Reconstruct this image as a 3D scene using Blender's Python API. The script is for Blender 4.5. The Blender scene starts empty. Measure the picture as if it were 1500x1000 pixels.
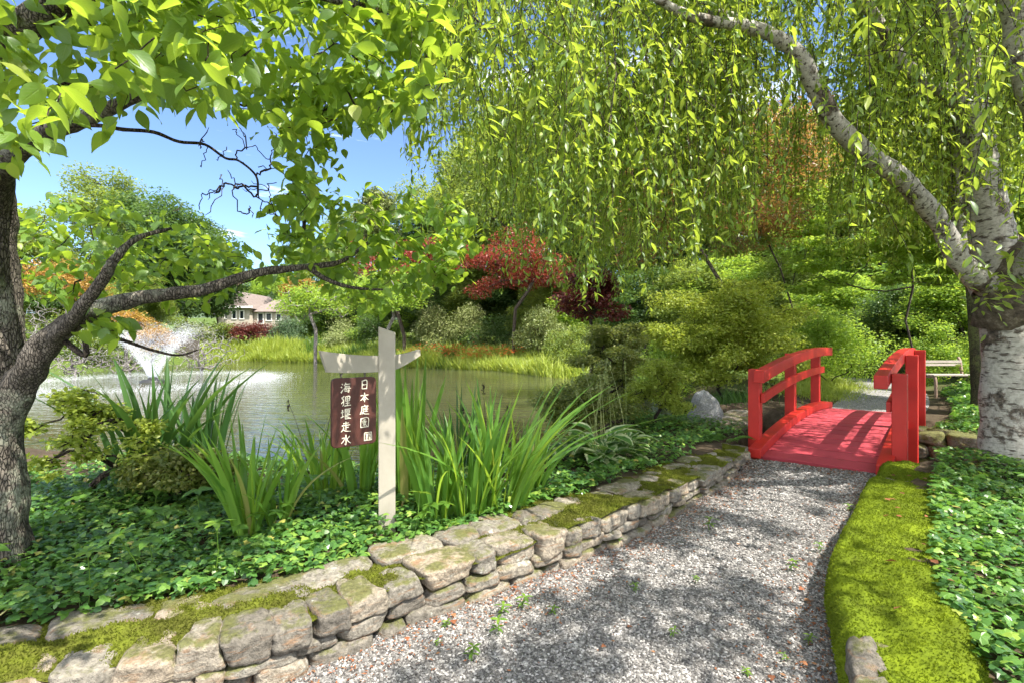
import bpy, math
import numpy as np
rad = math.radians
SC = bpy.context.scene
# ------------------------------------------------------------------ camera
CAMH = 1.5
cd = bpy.data.cameras.new('camera'); cam = bpy.data.objects.new('camera', cd)
SC.collection.objects.link(cam); SC.camera = cam
cam.location = (0, 0, CAMH); cam.rotation_euler = (rad(90), 0, 0)
cd.sensor_width = 36; cd.lens = 18; cd.clip_end = 3000; cd.clip_start = .05
# ------------------------------------------------------------------ sky and sun
SUN_EL, SUN_AZ = 58.0, 128.0          # azimuth clockwise from +Y: behind the camera, to the right
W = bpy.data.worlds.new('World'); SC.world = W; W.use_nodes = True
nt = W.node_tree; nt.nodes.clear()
def N(t, ty, **k):
    n = t.nodes.new(ty)
    for a, v in k.items(): setattr(n, a, v)
    return n
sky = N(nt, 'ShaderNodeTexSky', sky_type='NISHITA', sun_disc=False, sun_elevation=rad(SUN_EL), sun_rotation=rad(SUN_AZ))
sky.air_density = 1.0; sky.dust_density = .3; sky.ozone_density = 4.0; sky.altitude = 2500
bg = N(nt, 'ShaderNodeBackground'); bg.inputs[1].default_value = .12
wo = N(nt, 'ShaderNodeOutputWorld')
tc = N(nt, 'ShaderNodeTexCoord')
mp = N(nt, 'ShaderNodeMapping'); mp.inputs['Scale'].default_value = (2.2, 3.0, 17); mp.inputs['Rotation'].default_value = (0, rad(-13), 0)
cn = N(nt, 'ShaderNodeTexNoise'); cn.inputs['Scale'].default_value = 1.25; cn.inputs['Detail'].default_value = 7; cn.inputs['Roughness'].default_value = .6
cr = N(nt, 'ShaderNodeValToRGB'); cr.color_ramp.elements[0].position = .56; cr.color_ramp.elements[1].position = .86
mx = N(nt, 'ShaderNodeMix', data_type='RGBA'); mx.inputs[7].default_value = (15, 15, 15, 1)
L = nt.links.new
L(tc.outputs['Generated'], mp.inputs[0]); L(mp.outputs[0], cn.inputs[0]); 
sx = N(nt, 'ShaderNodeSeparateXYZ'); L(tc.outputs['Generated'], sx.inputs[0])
m1 = N(nt, 'ShaderNodeMapRange'); m1.inputs[1].default_value = .35; m1.inputs[2].default_value = -.35; m1.inputs[3].default_value = 0; m1.inputs[4].default_value = .22; L(sx.outputs[1], m1.inputs[0])   # unseen white cloud added behind the viewer as neutral fill light
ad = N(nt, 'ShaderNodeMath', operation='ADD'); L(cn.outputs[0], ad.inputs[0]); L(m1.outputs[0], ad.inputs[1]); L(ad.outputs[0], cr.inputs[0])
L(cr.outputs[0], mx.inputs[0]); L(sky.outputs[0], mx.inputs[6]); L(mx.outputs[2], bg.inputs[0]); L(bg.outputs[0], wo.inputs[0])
sl = bpy.data.lights.new('sun', 'SUN'); sl.energy = 4.7; sl.angle = rad(.55); sl.color = (1, .95, .86)
so = bpy.data.objects.new('sun', sl); SC.collection.objects.link(so)
so.rotation_euler = (rad(90 - SUN_EL), 0, rad(180 - SUN_AZ))
so.location = (20, -16, 40)
SC.view_settings.view_transform = 'Standard'; SC.view_settings.look = 'None'
SC.view_settings.exposure = 1.5; SC.view_settings.gamma = 1; SC.view_settings.use_curve_mapping = False
cy = SC.cycles
cy.use_denoising = True; cy.max_bounces = 7; cy.diffuse_bounces = 4; cy.glossy_bounces = 3; cy.transmission_bounces = 4; cy.transparent_max_bounces = 8
cy.caustics_reflective = False; cy.caustics_refractive = False; cy.sample_clamp_indirect = 8
try: cy.use_adaptive_sampling = True; cy.adaptive_threshold = .02
except Exception: pass

# ------------------------------------------------------------------ helpers
def P(px, py, z=0.0):                 # where a sight line meets the height z
    Y = 750 * (CAMH - z) / (py - 500.0); return np.array([(px - 750) / 750 * Y, Y, z])
def Q(px, py, Y):                     # point at the distance Y
    return np.array([(px - 750) / 750 * Y, Y, CAMH - (py - 500) / 750 * Y])
def nrm(a): return a / np.maximum(np.linalg.norm(a, axis=-1, keepdims=True), 1e-9)
def vnoise(p, s=0):
    p = np.asarray(p, float); i = np.floor(p).astype(np.int64); f = p - i; u = f * f * (3 - 2 * f)
    def h(a, b, c):
        n = ((i[:, 0] + a) * 374761393 + (i[:, 1] + b) * 668265263 + (i[:, 2] + c) * 1440662683 + s * 974634353) & 0xffffffff
        n = ((n ^ (n >> 13)) * 1274126177) & 0xffffffff; n ^= n >> 16
        return (n & 0xffff) / 32767.5 - 1
    x, y, z = u.T
    l = lambda a, b, t: a + (b - a) * t
    return l(l(l(h(0,0,0), h(1,0,0), x), l(h(0,1,0), h(1,1,0), x), y), l(l(h(0,0,1), h(1,0,1), x), l(h(0,1,1), h(1,1,1), x), y), z)
def fbm(p, s=0, o=3):
    p = np.asarray(p, float); return sum(vnoise(p * 2**k, s + k) * .5**k for k in range(o))
class MB:
    def __init__(s): s.V = []; s.F = []; s.U = []; s.n = 0
    def add(s, V, F, U=None):
        V = np.asarray(V, float).reshape(-1, 3); s.V.append(V)
        for f in (F if isinstance(F, list) else [F]):
            if len(f): s.F.append(np.asarray(f, np.int64) + s.n)
        s.U.append(np.zeros((len(V), 2)) if U is None else np.asarray(U, float)); s.n += len(V); return s
    def mesh(s, name, mat, smooth=False):
        V = np.concatenate(s.V); U = np.concatenate(s.U)
        li = np.concatenate([f.ravel() for f in s.F]).astype(np.int32)
        tot = np.concatenate([np.full(len(f), f.shape[1]) for f in s.F])
        st = np.concatenate([[0], np.cumsum(tot)[:-1]]).astype(np.int32)
        me = bpy.data.meshes.new(name)
        me.vertices.add(len(V)); me.vertices.foreach_set('co', V.astype(np.float32).ravel())
        me.loops.add(len(li)); me.loops.foreach_set('vertex_index', li)
        me.polygons.add(len(tot)); me.polygons.foreach_set('loop_start', st)
        me.update(calc_edges=True)
        if U.any():
            uv = me.uv_layers.new(name='uv'); uv.data.foreach_set('uv', U[li].astype(np.float32).ravel())
        me.polygons.foreach_set('use_smooth', np.full(len(tot), smooth))
        me.materials.append(mat); me.validate(); return me
    def obj(s, name, mat, parent=None, smooth=False): return link(name, s.mesh(name, mat, smooth), parent)
def link(name, me, parent=None):
    o = bpy.data.objects.new(name, me); SC.collection.objects.link(o)
    if parent is not None:
        o.parent = parent
        if parent.get('world_parts'): o.location = -np.array(parent.location)
    return o
def thing(name, label, cat, loc=(0, 0, 0), group=None, world=True):
    """an Empty at the thing's base; world=True: the parts' meshes are given in world coordinates"""
    o = bpy.data.objects.new(name, None); SC.collection.objects.link(o); o.empty_display_size = .1
    o.location = tuple(map(float, loc)); o['label'] = label; o['category'] = cat
    if group: o['group'] = group
    if world: o['world_parts'] = 1
    return o
def tag(o, label, cat, group=None):
    o['label'] = label; o['category'] = cat
    if group: o['group'] = group
    return o
def kind(o, k, label=None, cat=None):
    o['kind'] = k
    if label: o['label'] = label
    if cat: o['category'] = cat
    return o
def copy_tree(o, loc, rz=0, sc=1, label=None, parent=None):
    c = o.copy(); SC.collection.objects.link(c)
    if parent is None:
        c.location = tuple(map(float, loc)); c.rotation_euler = (0, 0, rz); c.scale = (sc, sc, sc) if np.isscalar(sc) else tuple(sc)
        if label: c['label'] = label
    else: c.parent = parent
    for ch in list(o.children): copy_tree(ch, None, parent=c)
    return c
def box(c, half, ax=None):
    s = np.array([[x, y, z] for z in (-1, 1) for y in (-1, 1) for x in (-1, 1)], float) * np.asarray(half, float)
    if ax is not None: s = s @ np.asarray(ax, float)
    return s + np.asarray(c, float), np.array([[0,2,3,1],[4,5,7,6],[0,1,5,4],[2,6,7,3],[0,4,6,2],[1,3,7,5]])
def bevel(o, w=.006, seg=2):
    m = o.modifiers.new('bevel', 'BEVEL'); m.width = w; m.segments = seg; m.limit_method = 'ANGLE'; return o
def tube(pts, r, n=8, jit=0., seed=0, twist=0):
    pts = np.asarray(pts, float); m = len(pts); r = np.broadcast_to(r, (m,)).astype(float)
    t = np.gradient(pts, axis=0); t = nrm(t)
    ref = np.array([1, 0, 0.]) if abs(t[0][0]) < .8 else np.array([0, 1., 0])
    a = np.linspace(0, 2 * np.pi, n + 1); V = []; U = []
    ln = np.concatenate([[0], np.cumsum(np.linalg.norm(np.diff(pts, axis=0), axis=1))])
    for i in range(m):
        ref = nrm(ref - t[i] * (ref @ t[i])); b = np.cross(t[i], ref)
        V.append(pts[i] + r[i] * (np.cos(a)[:, None] * ref + np.sin(a)[:, None] * b))
        U.append(np.stack([a / (2 * np.pi), np.full(n + 1, ln[i])], 1))
    V = np.concatenate(V)
    if jit:
        c = np.repeat(pts, n + 1, 0); d = V - c; rr = np.linalg.norm(d, axis=1, keepdims=True)
        k = fbm(V / (np.mean(r) * 1.6), seed, 3)[:, None] * jit + vnoise(V / (np.mean(r) * .3), seed + 9)[:, None] * jit * .3
        V = c + d * (1 + k)
    i = np.arange(m - 1)[:, None] * (n + 1) + np.arange(n)[None]
    F = np.stack([i, i + 1, i + n + 2, i + n + 1], -1).reshape(-1, 4)
    return V, F, np.concatenate(U)
def spline(cp, k=8):
    cp = np.asarray(cp, float); p = np.concatenate([2 * cp[:1] - cp[1:2], cp, 2 * cp[-1:] - cp[-2:-1]]); out = []
    for i in range(1, len(p) - 2):
        for t in np.linspace(0, 1, k, endpoint=False):
            a, b, c, d = p[i-1:i+3]
            out.append(.5 * (2*b + (c-a)*t + (2*a-5*b+4*c-d)*t*t + (3*b-a-3*c+d)*t**3))
    return np.array(out + [cp[-1]])
def inst(T, F, pos, yd, nd, sc, U=None):
    """copies of a leaf template: T vertices (x across, y along, z up), yd leaf direction, nd face direction"""
    T = np.asarray(T, float); pos = np.asarray(pos, float); n = len(pos)
    y = nrm(np.asarray(yd, float)); x = nrm(np.cross(y, nd)); z = np.cross(x, y)
    sc = np.asarray(sc, float); sc = np.repeat(sc[:, None], 3, 1) if sc.ndim == 1 else sc
    V = pos[:, None] + T[None, :, 0:1] * (x * sc[:, :1])[:, None] + T[None, :, 1:2] * (y * sc[:, 1:2])[:, None] + T[None, :, 2:3] * (z * sc[:, 2:3])[:, None]
    FF = [(np.asarray(f)[None] + (np.arange(n) * len(T))[:, None, None]).reshape(-1, np.asarray(f).shape[1]) for f in (F if isinstance(F, list) else [F])]
    return V.reshape(-1, 3), FF, (None if U is None else np.tile(U, (n, 1)))
def rdir(rng, n): return nrm(rng.normal(size=(n, 3)))
# leaf templates
DIA = (np.array([[0,0,0],[.32,.42,.07],[0,1,0],[-.32,.42,.07]]), np.array([[0,1,2],[0,2,3]]))
def leafgrid(ts, ws, droop, fold, wav=0.):
    V = []; U = []
    for t, w in zip(ts, ws):
        for sx in (-1, 0, 1):
            V.append([sx * w, t, abs(sx) * w * fold - droop * t * t + wav * math.sin(9 * t + sx)]); U.append([.5 + .5 * sx, t])
    F = []
    for i in range(len(ts) - 1):
        for j in range(2):
            a = i * 3 + j; F.append([a, a + 1, a + 4, a + 3])
    return np.array(V), np.array(F), np.array(U)
DOG = leafgrid([0,.1,.25,.42,.6,.78,.92,1.03], [.015,.13,.25,.3,.27,.17,.06,.0], .3, .25, .018)
CHE = leafgrid([0,.22,.5,.78,1.0], [.02,.13,.175,.10,.0], .18, .3)
IVY = (np.array([[0,.0,0],[.3,-.1,.0],[.55,.2,-.05],[.3,.38,.05],[.28,.7,-.02],[0,1,-.08],[-.28,.7,-.02],[-.3,.38,.05],[-.55,.2,-.05],[-.3,-.1,0],[0,.35,.07]]),
       np.array([[10,i,i+1] for i in range(0,9)] + [[10,9,0]]))
HOS = leafgrid([0,.12,.3,.5,.7,.88,1.0], [.04,.05,.24,.32,.27,.13,.0], .55, .35, .03)

# ------------------------------------------------------------------ materials
def M(name, rough=.6, spec=.35):
    m = bpy.data.materials.new(name); m.use_nodes = True; t = m.node_tree; b = t.nodes['Principled BSDF']
    b.inputs['Roughness'].default_value = rough; b.inputs['Specular IOR Level'].default_value = spec
    return m, t, b
def ramp(t, fac, stops):
    r = N(t, 'ShaderNodeValToRGB'); e = r.color_ramp.elements
    while len(e) < len(stops): e.new(.5)
    for q, (p, c) in zip(e, stops): q.position = p; q.color = (*c, 1) if len(c) == 3 else c
    t.links.new(fac, r.inputs[0]); return r
def noise(t, co, sc, det=4, rough=.55, out=0):
    n = N(t, 'ShaderNodeTexNoise'); n.inputs['Scale'].default_value = sc; n.inputs['Detail'].default_value = det; n.inputs['Roughness'].default_value = rough
    if co is not None: t.links.new(co, n.inputs['Vector'])
    return n.outputs[out]
def mapped(t, src, scale): 
    m = N(t, 'ShaderNodeMapping'); m.inputs['Scale'].default_value = scale; t.links.new(src, m.inputs[0]); return m.outputs[0]
def coords(t, o='Object'): return N(t, 'ShaderNodeTexCoord').outputs[o]
def pos(t): return N(t, 'ShaderNodeNewGeometry').outputs['Position']
def mixc(t, fac, a, b, mode='MIX'):
    m = N(t, 'ShaderNodeMix', data_type='RGBA', blend_type=mode)
    for s, v in ((0, fac), (6, a), (7, b)):
        if hasattr(v, 'is_linked'): t.links.new(v, m.inputs[s])
        else: m.inputs[s].default_value = v if s == 0 else (*v, 1)
    return m.outputs[2]
def math_(t, op, a, b=0.):
    m = N(t, 'ShaderNodeMath', operation=op)
    for i, v in enumerate((a, b)):
        if hasattr(v, 'is_linked'): t.links.new(v, m.inputs[i])
        else: m.inputs[i].default_value = v
    return m.outputs[0]
def bump(t, b, h, st=.5, d=.01):
    n = N(t, 'ShaderNodeBump'); n.inputs['Strength'].default_value = st; n.inputs['Distance'].default_value = d
    t.links.new(h, n.inputs['Height']); t.links.new(n.outputs[0], b.inputs['Normal'])
def leafmat(name, stops, trans, tfac=.45, rough=.42, spec=.4, veins=False):
    m, t, b = M(name, rough, spec)
    ri = N(t, 'ShaderNodeNewGeometry').outputs['Random Per Island']
    c = ramp(t, ri, stops).outputs[0]
    if veins:
        uv = coords(t, 'UV'); sp = N(t, 'ShaderNodeSeparateXYZ'); t.links.new(uv, sp.inputs[0])
        ax = math_(t, 'ABSOLUTE', math_(t, 'SUBTRACT', sp.outputs[0], .5))
        mid = ramp(t, ax, [(0, (1, 1, 1)), (.05, (0, 0, 0))]).outputs[0]
        v = math_(t, 'SINE', math_(t, 'MULTIPLY', math_(t, 'SUBTRACT', sp.outputs[1], math_(t, 'MULTIPLY', ax, .8)), 40.))
        v2 = ramp(t, v, [(.8, (0, 0, 0)), (1, (.6, .6, .6))]).outputs[0]
        lines = mixc(t, 1., mid, v2, 'LIGHTEN')
        c = mixc(t, math_(t, 'MULTIPLY', lines, .35), c, (.22, .30, .08))
        bump(t, b, lines, .35, .002)
    t.links.new(c, b.inputs['Base Color'])
    tr = N(t, 'ShaderNodeBsdfTranslucent')
    t.links.new(mixc(t, .75, c, trans), tr.inputs[0])
    ms = N(t, 'ShaderNodeMixShader'); ms.inputs[0].default_value = tfac
    t.links.new(b.outputs[0], ms.inputs[1]); t.links.new(tr.outputs[0], ms.inputs[2])
    t.links.new(ms.outputs[0], t.nodes['Material Output'].inputs[0]); return m
G = lambda a, b, c: [(0, a), (.5, b), (1, c)]
m_dog = leafmat('dogwood_leaf', [(0,(.06,.13,.02)),(.45,(.095,.185,.03)),(.92,(.16,.27,.04)),(1,(.30,.33,.06))], (.50,.66,.045), .52, .38, .5, True)
m_che = leafmat('cherry_leaf', [(0,(.05,.105,.024)),(.35,(.105,.185,.03)),(.8,(.18,.27,.042)),(1,(.33,.38,.07))], (.54,.66,.055), .5, .4, .45)
m_azl = leafmat('azalea_leaf', G((.14,.20,.028),(.23,.29,.04),(.36,.40,.08)), (.6,.68,.07), .48)
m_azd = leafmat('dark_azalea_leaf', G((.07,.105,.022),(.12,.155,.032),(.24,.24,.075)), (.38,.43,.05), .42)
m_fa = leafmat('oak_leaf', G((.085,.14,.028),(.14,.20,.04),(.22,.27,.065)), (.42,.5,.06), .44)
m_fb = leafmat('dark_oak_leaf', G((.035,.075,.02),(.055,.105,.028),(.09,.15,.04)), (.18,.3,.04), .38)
m_fc = leafmat('lime_maple_leaf', G((.095,.175,.024),(.16,.27,.038),(.27,.37,.065)), (.54,.7,.07), .5)
m_red = leafmat('red_maple_leaf', G((.10,.022,.018),(.21,.042,.028),(.31,.09,.06)), (.46,.09,.04), .4)
m_dkr = leafmat('purple_maple_leaf', G((.07,.018,.016),(.11,.026,.02),(.17,.045,.03)), (.25,.05,.03), .35)
m_orm = leafmat('bronze_maple_leaf', [(0,(.08,.13,.025)),(.35,(.14,.15,.03)),(.5,(.22,.12,.04)),(1,(.30,.12,.045))], (.48,.26,.06), .44)
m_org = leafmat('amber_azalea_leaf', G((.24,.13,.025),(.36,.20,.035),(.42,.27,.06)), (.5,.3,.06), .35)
m_pal = leafmat('pale_shrub_leaf', G((.14,.18,.06),(.24,.28,.10),(.38,.40,.18)), (.35,.42,.12), .4)
m_con = leafmat('conifer_needle', G((.05,.10,.045),(.085,.14,.065),(.12,.18,.08)), (.15,.25,.08), .25)
m_pin = leafmat('pine_needle', G((.09,.13,.03),(.15,.19,.05),(.24,.26,.09)), (.3,.35,.07), .25)
m_iri = leafmat('iris_blade', G((.06,.16,.03),(.11,.24,.038),(.18,.32,.055)) [:2] + [(.93,(.17,.31,.05)),(1,(.30,.24,.10))], (.5,.68,.05), .46, .36, .45)
m_ird = leafmat('dark_iris_blade', G((.028,.075,.025),(.045,.11,.03),(.07,.15,.035)), (.2,.36,.04), .38, .36, .45)
m_ivy = leafmat('ivy_leaf', [(0,(.035,.09,.025)),(.4,(.07,.165,.035)),(.8,(.13,.25,.045)),(.97,(.25,.36,.06)),(1,(.36,.30,.08))], (.2,.42,.04), .34, .32, .5)
m_spr = leafmat('creeper_leaf', G((.06,.14,.02),(.10,.20,.03),(.17,.28,.035)), (.34,.5,.04), .45)
m_grs = leafmat('bank_grass_blade', G((.15,.22,.03),(.26,.33,.045),(.38,.43,.09)), (.55,.62,.07), .42)
m_grd = leafmat('dark_grass_blade', G((.03,.09,.02),(.055,.13,.025),(.09,.18,.04)), (.2,.35,.04), .4)
def moss_mat(name, cs, tr):
    m = leafmat(name, [(0, cs[0]), (1, cs[2])], tr, .3, .85, .08); t = m.node_tree; b = t.nodes['Principled BSDF']; old = b.inputs['Base Color'].links[0].from_socket; g = pos(t)
    f = math_(t, 'ADD', math_(t, 'MULTIPLY', noise(t, g, 5.5, 6, .65), .75), math_(t, 'MULTIPLY', noise(t, g, 38, 4, .7), .35))
    c = ramp(t, f, [(.36, cs[0]), (.52, cs[1]), (.68, cs[2])]).outputs[0]
    t.links.new(mixc(t, .3, c, old), b.inputs['Base Color']); return m
m_mos = moss_mat('bright_moss', ((.04,.048,.01),(.085,.12,.010),(.18,.235,.014)), (.28,.36,.012))
m_mol = moss_mat('olive_moss', ((.045,.04,.014),(.095,.10,.02),(.16,.19,.022)), (.25,.29,.02))
m_lit = leafmat('dry_leaf', G((.12,.05,.025),(.25,.09,.04),(.30,.16,.08)), (.3,.12,.04), .2, .7, .2)
m_lil = leafmat('orange_petal', G((.5,.1,.03),(.6,.16,.04),(.55,.12,.06)), (.6,.2,.05), .3)
m_fer = leafmat('fern_leaf', G((.05,.14,.02),(.08,.19,.03),(.12,.24,.04)), (.25,.45,.04), .4)
m_stk = leafmat('dry_twig', G((.2,.17,.15),(.3,.27,.25),(.42,.39,.37)), (.3,.28,.25), .05, .8, .2)

def hosta_mat():
    m = leafmat('hosta_leaf', G((.05,.15,.03),(.07,.18,.035),(.09,.2,.04)), (.3,.45,.06), .4); t = m.node_tree
    uv = coords(t, 'UV'); sp = N(t, 'ShaderNodeSeparateXYZ'); t.links.new(uv, sp.inputs[0])
    ax = math_(t, 'ABSOLUTE', math_(t, 'SUBTRACT', sp.outputs[0], .5))
    ax = math_(t, 'ADD', ax, math_(t, 'MULTIPLY', noise(t, uv, 9), .12))
    f = ramp(t, ax, [(.36, (0, 0, 0)), (.42, (1, 1, 1))]).outputs[0]
    b = t.nodes['Principled BSDF']; old = b.inputs['Base Color'].links[0].from_socket
    t.links.new(mixc(t, f, old, (.55, .6, .33)), b.inputs['Base Color']); return m
m_hos = hosta_mat()
def bark(name, dark, light, lich, vs=(9, 9, 2.2), lfac=.55):
    m, t, b = M(name, .9, .2); o = pos(t)
    n1 = noise(t, mapped(t, o, vs), 3.2, 6, .65); n2 = noise(t, o, 2.6, 5, .65); n3 = noise(t, o, 26, 4, .7)
    v = N(t, 'ShaderNodeTexVoronoi', feature='DISTANCE_TO_EDGE'); v.inputs['Scale'].default_value = 7.5
    vm = N(t, 'ShaderNodeMapping'); vm.inputs['Scale'].default_value = (vs[0] * 1.3, vs[1] * 1.3, vs[2] * 1.6); t.links.new(o, vm.inputs[0])
    t.links.new(mixc(t, .12, vm.outputs[0], noise(t, o, 8, 3, .6, 1)), v.inputs['Vector'])
    cr_ = ramp(t, v.outputs[0], [(0, (0, 0, 0)), (.16, (1, 1, 1))]).outputs[0]
    c = ramp(t, n1, [(.3, dark), (.7, light)]).outputs[0]
    c = mixc(t, cr_, tuple(x * .4 for x in dark), c)
    lf = ramp(t, n2, [(lfac, (0, 0, 0)), (lfac + .1, (1, 1, 1))]).outputs[0]
    lf = math_(t, 'MULTIPLY', lf, ramp(t, n3, [(.4, (0, 0, 0)), (.55, (1, 1, 1))]).outputs[0])
    t.links.new(mixc(t, math_(t, 'MULTIPLY', lf, .8), c, lich), b.inputs['Base Color'])
    bump(t, b, math_(t, 'ADD', math_(t, 'MULTIPLY', cr_, .7), n3), .9, .012); return m
m_bdog = bark('dogwood_bark', (.055,.046,.036), (.19,.165,.135), (.27,.28,.21), lfac=.53)
m_bgen = bark('tree_bark', (.05,.038,.03), (.17,.14,.11), (.22,.22,.17))
m_bsil = bark('silver_twig_bark', (.16,.14,.13), (.42,.39,.37), (.45,.44,.42))
m_btwg = bark('dark_twig_bark', (.03,.022,.018), (.09,.07,.05), (.12,.12,.09), lfac=.7)
def white_bark():
    m, t, b = M('white_peeling_bark', .7, .3); uv = coords(t, 'UV'); o = pos(t)
    le = noise(t, mapped(t, uv, (5, 13, 1)), 2.0, 3, .6)
    le2 = noise(t, mapped(t, uv, (9, 40, 1)), 1.7, 2, .5)
    dk = noise(t, o, 2.9, 5, .7); md = noise(t, o, 22, 5, .7)
    base = ramp(t, md, [(.3, (.20,.18,.15)), (.6, (.40,.375,.325)), (.8, (.31,.25,.2))]).outputs[0]
    f1 = ramp(t, le, [(.57, (0,0,0)), (.62, (1,1,1))]).outputs[0]; f2 = ramp(t, le2, [(.6, (0,0,0)), (.66, (.8,.8,.8))]).outputs[0]
    c = mixc(t, mixc(t, .6, f1, f2, 'LIGHTEN'), base, (.085,.068,.055))
    f3 = ramp(t, dk, [(.55, (0,0,0)), (.61, (1,1,1))]).outputs[0]
    rough = ramp(t, md, [(.35, (.025,.02,.016)), (.6, (.13,.10,.075)), (.75, (.28,.24,.2))]).outputs[0]
    c = mixc(t, f3, c, rough)
    t.links.new(c, b.inputs['Base Color'])
    bump(t, b, math_(t, 'ADD', math_(t, 'MULTIPLY', f1, -.5), math_(t, 'MULTIPLY', md, math_(t, 'ADD', f3, .2))), .8, .012); return m
m_bwht = white_bark()
def dark_bark():
    m, t, b = M('black_burl_bark', .95, .15); o = pos(t); n = noise(t, o, 16, 6, .7)
    t.links.new(ramp(t, n, [(.3, (.03,.024,.018)), (.55, (.12,.095,.07)), (.75, (.27,.23,.19))]).outputs[0], b.inputs['Base Color']); bump(t, b, n, 1., .03); return m
m_burl = dark_bark()
def stone_mat(name, a, bb, c, moss=.0, warm=True):
    m, t, b = M(name, .85, .25); o = coords(t); oi = N(t, 'ShaderNodeObjectInfo').outputs['Random']; g = pos(t)
    n = noise(t, g, 5.5, 8, .68); n2 = noise(t, g, 42, 6, .72); ly = noise(t, mapped(t, g, (3, 3, 16)), 3, 4, .6)
    col = ramp(t, oi, [(0, a), (.5, bb), (1, c)]).outputs[0]
    col = mixc(t, ramp(t, n, [(.3, (0,0,0)), (.75, (1,1,1))]).outputs[0], mixc(t, .5, col, (.16,.15,.135)), col)
    col = mixc(t, 1., col, ramp(t, n2, [(.28, (.30,.28,.25)), (.5, (.92,.9,.87)), (.75, (1.55,1.5,1.43))]).outputs[0], 'MULTIPLY')
    if warm: col = mixc(t, ramp(t, ly, [(.55, (0,0,0)), (.68, (.75,.75,.75))]).outputs[0], col, (.24,.135,.07))
    lich = ramp(t, noise(t, g, 9, 5, .75), [(.62, (0,0,0)), (.67, (.7,.7,.7))]).outputs[0]
    col = mixc(t, lich, col, (.44,.44,.38))
    if moss:
        sp = N(t, 'ShaderNodeSeparateXYZ'); t.links.new(N(t, 'ShaderNodeNewGeometry').outputs['Normal'], sp.inputs[0])
        f = math_(t, 'MULTIPLY', ramp(t, math_(t, 'ADD', math_(t, 'MULTIPLY', sp.outputs[2], .18), noise(t, g, 4.2, 6, .7)), [(.68 - moss, (0,0,0)), (.78 - moss, (1,1,1))]).outputs[0], .85)
        col = mixc(t, f, col, ramp(t, n2, [(.3, (.06,.06,.016)), (.7, (.14,.15,.035))]).outputs[0])
    t.links.new(col, b.inputs['Base Color']); bump(t, b, math_(t, 'ADD', math_(t, 'MULTIPLY', n, 1.2), math_(t, 'MULTIPLY', n2, .5)), 1., .035); return m
m_sto = stone_mat('field_stone', (.13,.115,.095), (.27,.25,.21), (.36,.30,.225), .055)
m_std = stone_mat('damp_stone', (.10,.09,.07), (.16,.14,.11), (.2,.17,.12), .2)
m_rock = stone_mat('pale_quartz_rock', (.36,.38,.40), (.44,.46,.48), (.5,.5,.5), .0, False)
def simple(name, col, rough=.6, spec=.35, var=.25, sc=30, bmp=.2, stretch=(1,1,1), island=0.):
    m, t, b = M(name, rough, spec); n = noise(t, mapped(t, coords(t), stretch), sc, 5, .65)
    c = ramp(t, n, [(.25, tuple(x * (1 - var) for x in col)), (.75, tuple(min(1, x * (1 + var)) for x in col))]).outputs[0]
    if island:
        ri = N(t, 'ShaderNodeNewGeometry').outputs['Random Per Island']
        c = mixc(t, 1., c, ramp(t, ri, [(0, (1 - island,) * 3), (1, (1 + island,) * 3)]).outputs[0], 'MULTIPLY')
    t.links.new(c, b.inputs['Base Color'])
    if bmp: bump(t, b, n, bmp, .004)
    return m
m_gpeb = simple('gravel_pebble', (.25,.24,.235), .8, .3, .25, 60, .3, island=.0)
def pebble_mat():
    m, t, b = M('gravel_pebble_mix', .8, .3); ri = N(t, 'ShaderNodeNewGeometry').outputs['Random Per Island']
    c = ramp(t, ri, [(0, (.055,.051,.048)), (.3, (.105,.099,.094)), (.6, (.175,.166,.158)), (.85, (.27,.257,.245)), (1, (.46,.44,.42))]).outputs[0]
    t.links.new(mixc(t, 1., c, ramp(t, noise(t, pos(t), 120, 3), [(.3, (.8,.8,.8)), (.7, (1.15,1.13,1.1))]).outputs[0], 'MULTIPLY'), b.inputs['Base Color']); return m
m_peb = pebble_mat()
def gravel_ground():
    m, t, b = M('gravel_bed', .9, .2); g = pos(t)
    v = N(t, 'ShaderNodeTexVoronoi'); v.inputs['Scale'].default_value = 62; t.links.new(g, v.inputs['Vector'])
    sp = N(t, 'ShaderNodeSeparateXYZ'); t.links.new(v.outputs['Color'], sp.inputs[0])
    c = ramp(t, sp.outputs[0], [(0, (.06,.057,.056)), (.4, (.17,.165,.16)), (.75, (.28,.27,.26)), (1, (.5,.48,.46))]).outputs[0]
    big = noise(t, g, 1.3, 5, .6)
    c = mixc(t, ramp(t, big, [(.58, (0,0,0)), (.75, (.7,.7,.7))]).outputs[0], c, (.10,.07,.045))
    t.links.new(c, b.inputs['Base Color']); bump(t, b, v.outputs['Distance'], .8, -.012); return m
m_grv = gravel_ground()
def ground_mat():
    m, t, b = M('soil_and_turf', .95, .1); g = pos(t); n = noise(t, g, .35, 6, .6); n2 = noise(t, g, 9, 6, .7)
    soil = ramp(t, n2, [(.3, (.03,.022,.014)), (.7, (.10,.075,.05))]).outputs[0]
    turf = ramp(t, n2, [(.3, (.04,.07,.015)), (.7, (.11,.15,.03))]).outputs[0]
    sp = N(t, 'ShaderNodeSeparateXYZ'); t.links.new(g, sp.inputs[0])
    far = ramp(t, math_(t, 'ADD', math_(t, 'MULTIPLY', sp.outputs[1], .02), math_(t, 'MULTIPLY', n, .25)), [(.38, (0,0,0)), (.5, (1,1,1))]).outputs[0]
    t.links.new(mixc(t, far, soil, turf), b.inputs['Base Color']); bump(t, b, n2, .8, .03); return m
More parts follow.
